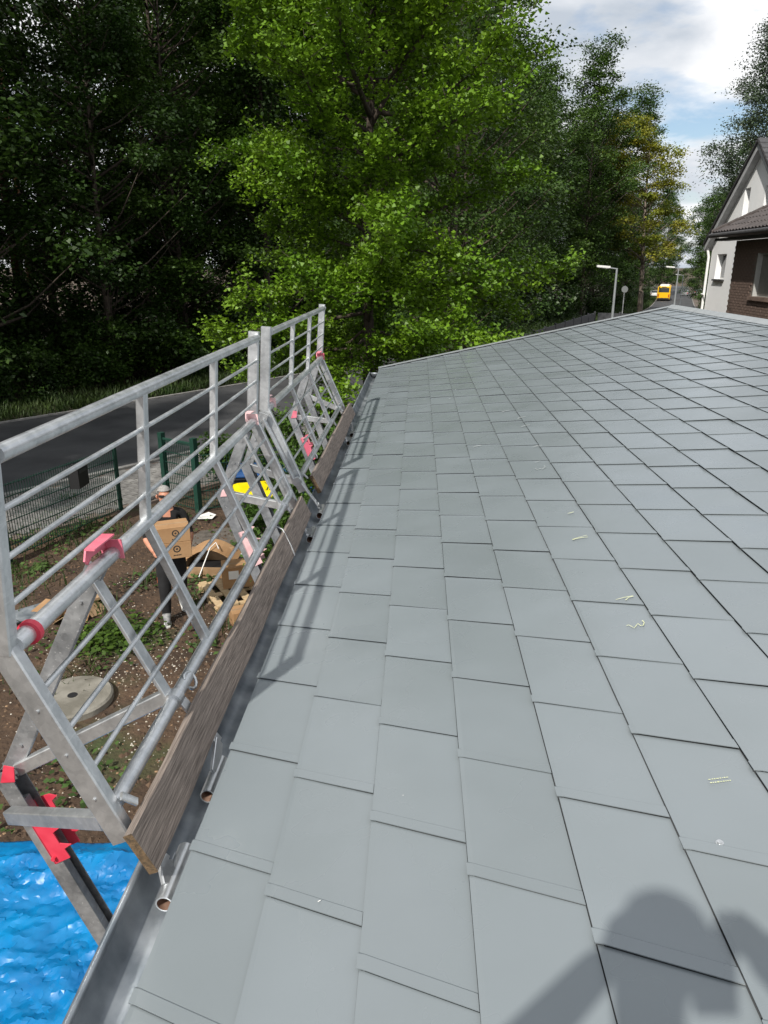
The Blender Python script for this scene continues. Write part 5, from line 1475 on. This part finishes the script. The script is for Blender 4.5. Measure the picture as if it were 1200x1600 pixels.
def lamp(x, y, ztop, label, arm=.95):
    g = gz(y); t = thing('street_lamp', label, 'street lamp', (x, y, g), 'street lamps along the road')
    mb = MB(); mb.tube([(x, y, g - .3), (x, y, g + 1.0), (x, y, ztop)], [.075, .07, .045], n=10); part('pole', mb, M['trim'], t, smooth=60)
    mb = MB(); mb.tube([(x, y, ztop - .04), (x - arm*.4, y, ztop + .01)], .03, n=8); part('arm', mb, M['trim'], t, smooth=60)
    mb = MB(); mb.prism([(x - arm*.35, y - .11, ztop + .0), (x - arm, y - .09, ztop + .05), (x - arm, y + .09, ztop + .05), (x - arm*.35, y + .11, ztop + .0)], (0, 0, .09))
    h = part('lamp_head', mb, M['white'], t)
    mb = MB(); mb.prism([(x - arm*.42, y - .09, ztop - .02), (x - arm*.95, y - .075, ztop + .025), (x - arm*.95, y + .075, ztop + .025), (x - arm*.42, y + .09, ztop - .02)], (0, 0, .018)); part('diffuser', mb, M['white'], h)
lamp(9.94, 36, 4.18, 'street lamp with flat white head beside the anthracite fence')
lamp(20.1, 58, 4.12, 'street lamp with flat white head in line with the yellow bus', .95)
lamp(33.0, 95, 3.15, 'distant street lamp right of the yellow bus', .95)
t = thing('road_sign', 'round grey road sign on a thin pole left of the far road', 'road sign', (12.78, 45, gz(45)))
mb = MB(); mb.tube([(12.78, 45, gz(45) - .2), (12.78, 45, 3.15)], .03, n=8); part('pole', mb, M['galv2'], t, smooth=60)
mb = MB(); mb.tube([(12.78, 44.96, 2.95), (12.78, 44.94, 2.95)], .19, n=20); part('sign_disc', mb, pmat('sign_back', (.16, .17, .17), rough=.6), t, smooth=40)

def car(label, x, y, rz, mat, name='parked_car', h=1.45):
    t = thing(name, label, 'car', (0, 0, 0), 'cars parked along the road')
    pr = [(-2.1, .30), (2.1, .30), (2.12, .62), (1.95, .82), (1.15, .95), (.55, h - .05), (-1.0, h), (-1.75, .98), (-2.1, .90)]
    mb = MB(); mb.prism([(a, -.85, b_) for a, b_ in pr], (0, 1.7, 0)); o = part('body', mb, M[mat], t); bv = o.modifiers.new('e', 'BEVEL'); bv.width = .09; bv.segments = 3
    gl = [(1.02, .98), (.52, h - .10), (-.95, h - .06), (-1.55, 1.0)]
    for sy in (-.862, .852):
        mb = MB(); mb.prism([(a, sy, b_) for a, b_ in gl], (0, .01, 0)); part('side_window', mb, M['glass'], t)
    mb = MB(); mb.prism([(-1.80, -.68, 1.02), (-1.80, .68, 1.02), (-1.14, .62, h - .04), (-1.14, -.62, h - .04)], (-.012, 0, .012)); part('rear_window', mb, M['glass'], t)
    mb = MB(); mb.prism([(1.17, -.70, 1.0), (1.17, .70, 1.0), (.68, .62, h - .08), (.68, -.62, h - .08)], (.012, 0, .012)); part('windscreen', mb, M['glass'], t)
    for wx in (-1.32, 1.30):
        for sy in (-.88, .70):
            mb = MB(); mb.tube([(wx, sy, .32), (wx, sy + .18, .32)], .32, n=18); w = part('wheel', mb, M['black'], t, smooth=40)
            mb = MB(); mb.tube([(wx, sy - .004, .32), (wx, sy + .184, .32)], .19, n=14); part('rim', mb, M['car_grey'], w, smooth=40)
    for sy in (-.80, .58):
        mb = MB(); mb.box((-2.125, sy, .66), (-2.10, sy + .22, .84)); part('tail_light', mb, M['tail'], t)
    t.location = (x, y, gz(y) + .02); t.rotation_euler = (0, 0, rz); return t
def on_road(sv, off):
    c, tg = road_at(s_near + sv); p = c + np.array([-tg[1], tg[0]])*off; return p[0], p[1], math.atan2(tg[1], tg[0])
x, y, a = on_road(38, -4.6)
car('white car parked behind the roof near the round road sign', 13.6, 46.5, 1.05, 'car_white', h=1.5)
for sv, off, mt, lab in ((178, 4.6, 'car_white', 'white car on the left beyond the yellow bus'), (186, -2.0, 'car_grey', 'silver car on the road beyond the yellow bus'), (172, -5.2, 'car_white', 'white car parked right of the yellow bus'), (196, -5.2, 'car_grey', 'silver car parked right of the far road')):
    x, y, a = on_road(sv, off); car(lab, x, y, a, mt)

def bus(x, y, rz):
    t = thing('city_bus', 'yellow city bus seen from behind on the far road', 'bus', (0, 0, 0))
    pr = [(-1.24, .32), (1.24, .32), (1.275, 1.2), (1.25, 2.75), (1.05, 2.95), (-1.05, 2.95), (-1.25, 2.75), (-1.275, 1.2)]
    mb = MB(); mb.prism([(-6.0, a, b_) for a, b_ in pr], (12, 0, 0)); o = part('body', mb, M['bus'], t); bv = o.modifiers.new('e', 'BEVEL'); bv.width = .08; bv.segments = 2
    mb = MB(); mb.prism([(-6.012, -1.02, 1.72), (-6.012, 1.02, 1.72), (-6.012, .98, 2.62), (-6.012, -.98, 2.62)], (.02, 0, 0)); part('rear_window', mb, M['glass'], t)
    for sy in (-1.285, 1.275):
        mb = MB(); mb.box((-5.6, sy, 1.35), (5.5, sy + .01, 2.45)); part('side_window', mb, M['glass'], t)
    mb = MB(); mb.box((-5.2, -.9, 2.951), (4.5, .9, 3.12)); part('roof_box', mb, M['white'], t)
    mb = MB(); mb.box((-6.03, -1.15, .32), (-5.98, 1.15, .62)); part('bumper', mb, M['black'], t)
    for sy in (-1.12, .92):
        mb = MB(); mb.box((-6.018, sy, .75), (-5.99, sy + .2, 1.35)); part('tail_light', mb, M['tail'], t)
    mb = MB(); mb.box((-6.02, -.5, 2.68), (-6.0, .5, 2.86)); part('destination_display', mb, M['black'], t)
    for wx in (-3.2, 3.0):
        for sy in (-1.26, .96):
            mb = MB(); mb.tube([(wx, sy, .48), (wx, sy + .3, .48)], .48, n=18); w = part('wheel', mb, M['black'], t, smooth=40)
            mb = MB(); mb.tube([(wx, sy - .005, .48), (wx, sy + .305, .48)], .28, n=14); part('rim', mb, M['car_grey'], w, smooth=40)
    t.location = (x, y, gz(y) + .03); t.rotation_euler = (0, 0, rz)
bus(52.9, 164.5, R(90 - 18.6))

# ------------------------------------------------------------------ people
def skin_body(name, J, bones, mats, regions, extra=None):
    """one continuous skinned figure; J joint -> (pos, radius xy), bones list of (a, b, region)"""
    names = list(J); idx = {k: i for i, k in enumerate(names)}
    me = bpy.data.meshes.new(name); me.from_pydata([J[k][0] for k in names], [(idx[a], idx[b]) for a, b, _ in bones], [])
    o = bpy.data.objects.new(name, me); COL.objects.link(o)
    sk = o.modifiers.new('skin', 'SKIN'); sk.use_smooth_shade = True
    for i, k in enumerate(names):
        v = me.skin_vertices[0].data[i]; r = J[k][1]; v.radius = r if hasattr(r, '__len__') else (r, r); v.use_root = (k == 'pelvis')
    sb = o.modifiers.new('sub', 'SUBSURF'); sb.levels = 2; sb.render_levels = 2
    dg = bpy.context.evaluated_depsgraph_get(); dg.update()
    me2 = bpy.data.meshes.new_from_object(o.evaluated_get(dg)); me2.name = name
    bpy.data.objects.remove(o)
    bm = bmesh.new(); bm.from_mesh(me2)
    segs = [(Vector(J[a][0]), Vector(J[b][0]), regions[rg_]) for a, b, rg_ in bones]
    for f in bm.faces:
        c = f.calc_center_median(); best = 1e9; mi = 0
        for a, b, m_ in segs:
            ab = b - a; tt = max(0, min(1, (c - a).dot(ab)/max(1e-9, ab.length_squared))); dd = (a + ab*tt - c).length
            if dd < best: best = dd; mi = m_
        f.material_index = mi; f.smooth = True
    if extra:                       # fingers, nose, ears: part of the same body mesh
        for pts, rs, mi in extra:
            m_ = MB(); m_.tube(pts, rs, n=8); k0 = len(bm.verts)
            vs = [bm.verts.new(v) for v in m_.v]
            for f in m_.f:
                nf = bm.faces.new([vs[i] for i in f]); nf.material_index = mi; nf.smooth = True
    me2.materials.clear()
    for m_ in mats: me2.materials.append(m_)
    bm.to_mesh(me2); bm.free()
    return me2

def fingers(wrist, palm_dir, across, curl, mi, scale=1.0):
    """five unequal bent fingers off a palm"""
    w = Vector(wrist); pd = Vector(palm_dir).normalized(); ac = Vector(across).normalized(); cu = Vector(curl).normalized()
    out = [([w - pd*.01, w + pd*.045*scale, w + pd*.085*scale], [.026*scale, .033*scale, .028*scale], mi)]
    for i, ln in enumerate((.070, .080, .075, .058)):
        b = w + pd*.075*scale + ac*(i - 1.5)*.019*scale
        k = b + pd*ln*.45*scale + cu*.012*scale; e = k + (pd*.45 + cu*.9).normalized()*ln*.5*scale
        out.append(([b, k, e], [.0092*scale, .0088*scale, .007*scale], mi))
    b = w + pd*.02*scale - ac*.03*scale; out.append(([b, b + (pd*.7 - ac*.7 + cu*.4).normalized()*.035*scale, b + (pd*1.2 - ac*.5 + cu*.9).normalized()*.062*scale], [.011*scale, .010*scale, .008*scale], mi))
    return out

# worker carrying two boxes: faces the house, mid-step
wx, wy = -2.50, 7.30
fwd = Vector((.42, -.90, 0)).normalized(); rgt = Vector((-fwd.y*-1, 0, 0))
rgt = Vector((fwd.y, -fwd.x, 0))          # the worker's own right hand side
def wp(r, f, z): return Vector((wx, wy, 0)) + rgt*r + fwd*f + Vector((0, 0, z))
Jw = {
 'pelvis': (wp(0, -.02, .92), (.155, .115)), 'waist': (wp(0, -.02, 1.08), (.150, .110)), 'chest': (wp(0, -.03, 1.28), (.175, .125)), 'collar': (wp(0, -.02, 1.42), (.120, .085)),
 'neck': (wp(0, .01, 1.50), .055), 'jaw': (wp(.0, .045, 1.565), (.066, .070)), 'skull': (wp(0, .035, 1.655), (.082, .095)), 'crown': (wp(0, .02, 1.725), (.062, .070)),
 'shoulder_r': (wp(.195, -.03, 1.40), .068), 'elbow_r': (wp(.27, .02, 1.12), .047), 'wrist_r': (wp(.20, .26, 1.02), .033),
 'shoulder_l': (wp(-.195, -.03, 1.40), .068), 'elbow_l': (wp(-.27, .02, 1.12), .047), 'wrist_l': (wp(-.20, .26, 1.02), .033),
 'hip_r': (wp(.095, -.01, .88), .112), 'knee_r': (wp(.11, .10, .49), .082), 'ankle_r': (wp(.12, .08, .10), .060), 'ball_r': (wp(.13, .20, .045), .040), 'toe_r': (wp(.135, .27, .040), .030),
 'hip_l': (wp(-.095, -.02, .88), .112), 'knee_l': (wp(-.11, -.02, .48), .082), 'ankle_l': (wp(-.12, -.28, .14), .058), 'ball_l': (wp(-.14, -.17, .050), .040), 'toe_l': (wp(-.15, -.10, .035), .030)}
bones = [('pelvis', 'waist', 'shirt'), ('waist', 'chest', 'shirt'), ('chest', 'collar', 'shirt'), ('collar', 'neck', 'skin'), ('neck', 'jaw', 'skin'), ('jaw', 'skull', 'skin'), ('skull', 'crown', 'skin'),
 ('collar', 'shoulder_r', 'shirt'), ('shoulder_r', 'elbow_r', 'shirt'), ('elbow_r', 'wrist_r', 'skin'), ('collar', 'shoulder_l', 'shirt'), ('shoulder_l', 'elbow_l', 'shirt'), ('elbow_l', 'wrist_l', 'skin'),
 ('pelvis', 'hip_r', 'trousers'), ('hip_r', 'knee_r', 'trousers'), ('knee_r', 'ankle_r', 'trousers'), ('ankle_r', 'ball_r', 'shoe'), ('ball_r', 'toe_r', 'shoe'),
 ('pelvis', 'hip_l', 'trousers'), ('hip_l', 'knee_l', 'trousers'), ('knee_l', 'ankle_l', 'trousers'), ('ankle_l', 'ball_l', 'shoe'), ('ball_l', 'toe_l', 'shoe')]
REG = {'skin': 0, 'shirt': 1, 'trousers': 2, 'shoe': 3}
ex = []
for sg, k in ((1, 'wrist_r'), (-1, 'wrist_l')):
    wv = Jw[k][0]; ex += fingers(wv, fwd*.9 - rgt*sg*.25 - Vector((0, 0, .25)), rgt*-sg*.2 + Vector((0, 0, 0)) + fwd*.35 + Vector((0, 0, .0)) + rgt*sg*.6, Vector((0, 0, 1))*.6 - rgt*sg*.5, 0)
ex.append(([wp(0, .118, 1.665), wp(0, .142, 1.632), wp(0, .118, 1.618)], [.010, .015, .010], 0))      # nose
for sg in (1, -1): ex.append(([wp(sg*.078, .015, 1.672), wp(sg*.092, .005, 1.645), wp(sg*.078, .012, 1.612)], [.010, .014, .008], 0))   # ears
ex.append(([wp(-.025, .112, 1.588), wp(0, .118, 1.590), wp(.025, .112, 1.588)], [.005, .007, .005], 4))   # mouth
t = thing('person', 'worker in black shirt and trousers carrying two cardboard boxes in the garden', 'person', (wx, wy, 0))
body = link('body', skin_body('body', Jw, bones, [M['skin'], M['shirt'], M['trousers'], M['shoe'], pmat('lips', (.35, .12, .09))], REG, ex), t)
mb = MB()          # close-cropped grey hair, a cap of its own over the skull
vs = []; nr, ns_ = 6, 18
cc_ = wp(0, .012, 1.672)
for i in range(nr+1):
    ph = i/nr*1.45
    for j in range(ns_):
        a = 2*math.pi*j/ns_; low = 1.0 if math.sin(a) < .2 else .72
        p = ph*low
        vs.append(cc_ + rgt*(math.cos(a)*math.sin(p)*.091) + fwd*(math.sin(a)*math.sin(p)*.104) + Vector((0, 0, math.cos(p)*.106)))
fs = [(i*ns_+j, i*ns_+(j+1) % ns_, (i+1)*ns_+(j+1) % ns_, (i+1)*ns_+j) for i in range(nr) for j in range(ns_)]
mb.add(vs, fs); part('hair', mb, M['hair'], t, smooth=80)
mb = MB()
for sg in (1, -1): mb.bar(wp(sg*.012, .125, 1.668), wp(sg*.068, .098, 1.668), .034, .006, side=(0, 0, 1), bev=.002); mb.bar(wp(sg*.074, .095, 1.674), wp(sg*.088, .0, 1.672), .008, .004, side=(0, 0, 1))
mb.bar(wp(-.014, .127, 1.675), wp(.014, .127, 1.675), .006, .005, side=(0, 0, 1))
part('sunglasses', mb, M['black'], t)
mb = MB()
for k in ('r', 'l'):
    a, b_, c_ = Jw['ankle_'+k][0], Jw['ball_'+k][0], Jw['toe_'+k][0]
    dd = (c_ - b_).normalized(); hl_ = Vector((a.x, a.y, 0)) - dd*.05
    tip = c_ + dd*.02
    z0 = .0 if k == 'r' else .0; zh = .0 if k == 'r' else .085
    sd = Vector((-dd.y, dd.x, 0)).normalized()*.042
    q = [Vector((hl_.x, hl_.y, zh)) + sd*.8, Vector((hl_.x, hl_.y, zh)) - sd*.8, Vector((b_.x, b_.y, .0)) - sd*1.1, Vector((tip.x, tip.y, .004)) - sd*.6, Vector((tip.x, tip.y, .004)) + sd*.6, Vector((b_.x, b_.y, .0)) + sd*1.1]
    m_ = MB(); m_.prism(q, (0, 0, .024)); part('shoe_sole', m_, M['sole'], t)
q = wp(.185, .03, .60); m_ = MB(); m_.bar(q, q - Vector((0, 0, .07)), .03, .008, side=tuple(fwd)); part('pocket_flash', m_, M['orange'], t)
bx = wp(-.02, .36, 0); ang = math.atan2(fwd.y, fwd.x) + math.pi/2
carton('cardboard_box', 'lower of two brown cartons with round black logo held by the worker', (bx.x, bx.y, 1.005), (.38, .30, .20), ang, mark='logo')
carton('cardboard_box', 'upper of two brown cartons with round black logo held by the worker', (bx.x, bx.y, 1.208), (.38, .30, .19), ang, mark='logo')

# photographer standing on the roof behind the lens (throws the shadow at the lower right)
Jp = {
 'pelvis': (Vector((.33, -1.56, 3.83)), (.16, .12)), 'waist': (Vector((.31, -1.56, 4.00)), (.155, .115)), 'chest': (Vector((.29, -1.55, 4.22)), (.18, .13)), 'collar': (Vector((.330, -1.51, 4.38)), (.12, .09)),
 'neck': (Vector((.330, -1.46, 4.47)), .058), 'jaw': (Vector((.330, -1.40, 4.54)), (.070, .072)), 'skull': (Vector((.330, -1.40, 4.635)), (.088, .098)), 'crown': (Vector((.330, -1.41, 4.71)), (.064, .072)),
 'shoulder_l': (Vector((.08, -1.52, 4.35)), .075), 'elbow_l': (Vector((.17, -1.23, 4.09)), .054), 'wrist_l': (Vector((.39, -1.12, 4.30)), .036),
 'shoulder_r': (Vector((.49, -1.52, 4.35)), .075), 'elbow_r': (Vector((.82, -1.33, 4.09)), .054), 'wrist_r': (Vector((.70, -1.14, 4.27)), .036),
 'hip_l': (Vector((.23, -1.56, 3.76)), .105), 'knee_l': (Vector((.20, -1.50, 3.34)), .070), 'ankle_l': (Vector((.18, -1.56, 2.985)), .047), 'ball_l': (Vector((.17, -1.45, 2.935)), .042), 'toe_l': (Vector((.165, -1.38, 2.928)), .032),
 'hip_r': (Vector((.43, -1.56, 3.76)), .105), 'knee_r': (Vector((.46, -1.52, 3.38)), .070), 'ankle_r': (Vector((.50, -1.62, 3.045)), .047), 'ball_r': (Vector((.52, -1.51, 3.000)), .042), 'toe_r': (Vector((.53, -1.44, 2.995)), .032)}
exp_ = []
for k, sg in (('wrist_l', 1), ('wrist_r', -1)):
    exp_ += fingers(Jp[k][0], Vector((sg*.55, .25, .75)), Vector((sg*.7, .1, -.5)), Vector((sg*.6, .5, .1)), 0)
exp_.append(([Vector((.330, -1.305, 4.645)), Vector((.330, -1.282, 4.615)), Vector((.330, -1.305, 4.60))], [.010, .015, .010], 0))
for sg in (1, -1): exp_.append(([Vector((.330 + sg*.086, -1.41, 4.655)), Vector((.330 + sg*.10, -1.42, 4.63)), Vector((.330 + sg*.086, -1.41, 4.595))], [.010, .014, .008], 0))
t = thing('person', 'photographer in dark jacket and jeans standing on the tiles holding up a phone', 'person', (.33, -1.56, 2.92))
link('body', skin_body('body', Jp, bones, [M['skin'], M['shirt'], M['jeans'], M['shoe']], REG, exp_), t)
mb = MB(); vs = []; cc_ = Vector((.330, -1.425, 4.655))
for i in range(nr+1):
    ph = i/nr*1.5
    for j in range(ns_):
        a = 2*math.pi*j/ns_; p = ph*(1.0 if math.sin(a) < .2 else .70)
        vs.append(cc_ + Vector((math.cos(a)*math.sin(p)*.099, math.sin(a)*math.sin(p)*.110, math.cos(p)*.112)))
mb.add(vs, fs); part('hair', mb, M['black'], t, smooth=80)
pc = CAM - FW*.014
mb = MB(); A_ = [pc + RX*a + UP*b_ for a, b_ in ((-.018, -.125), (.057, -.125), (.057, .025), (-.018, .025))]
mb.prism(A_, -FW*.008); o = single('phone', mb, M['black_plastic'], 'dark mobile phone held up by the photographer on the roof', 'phone')
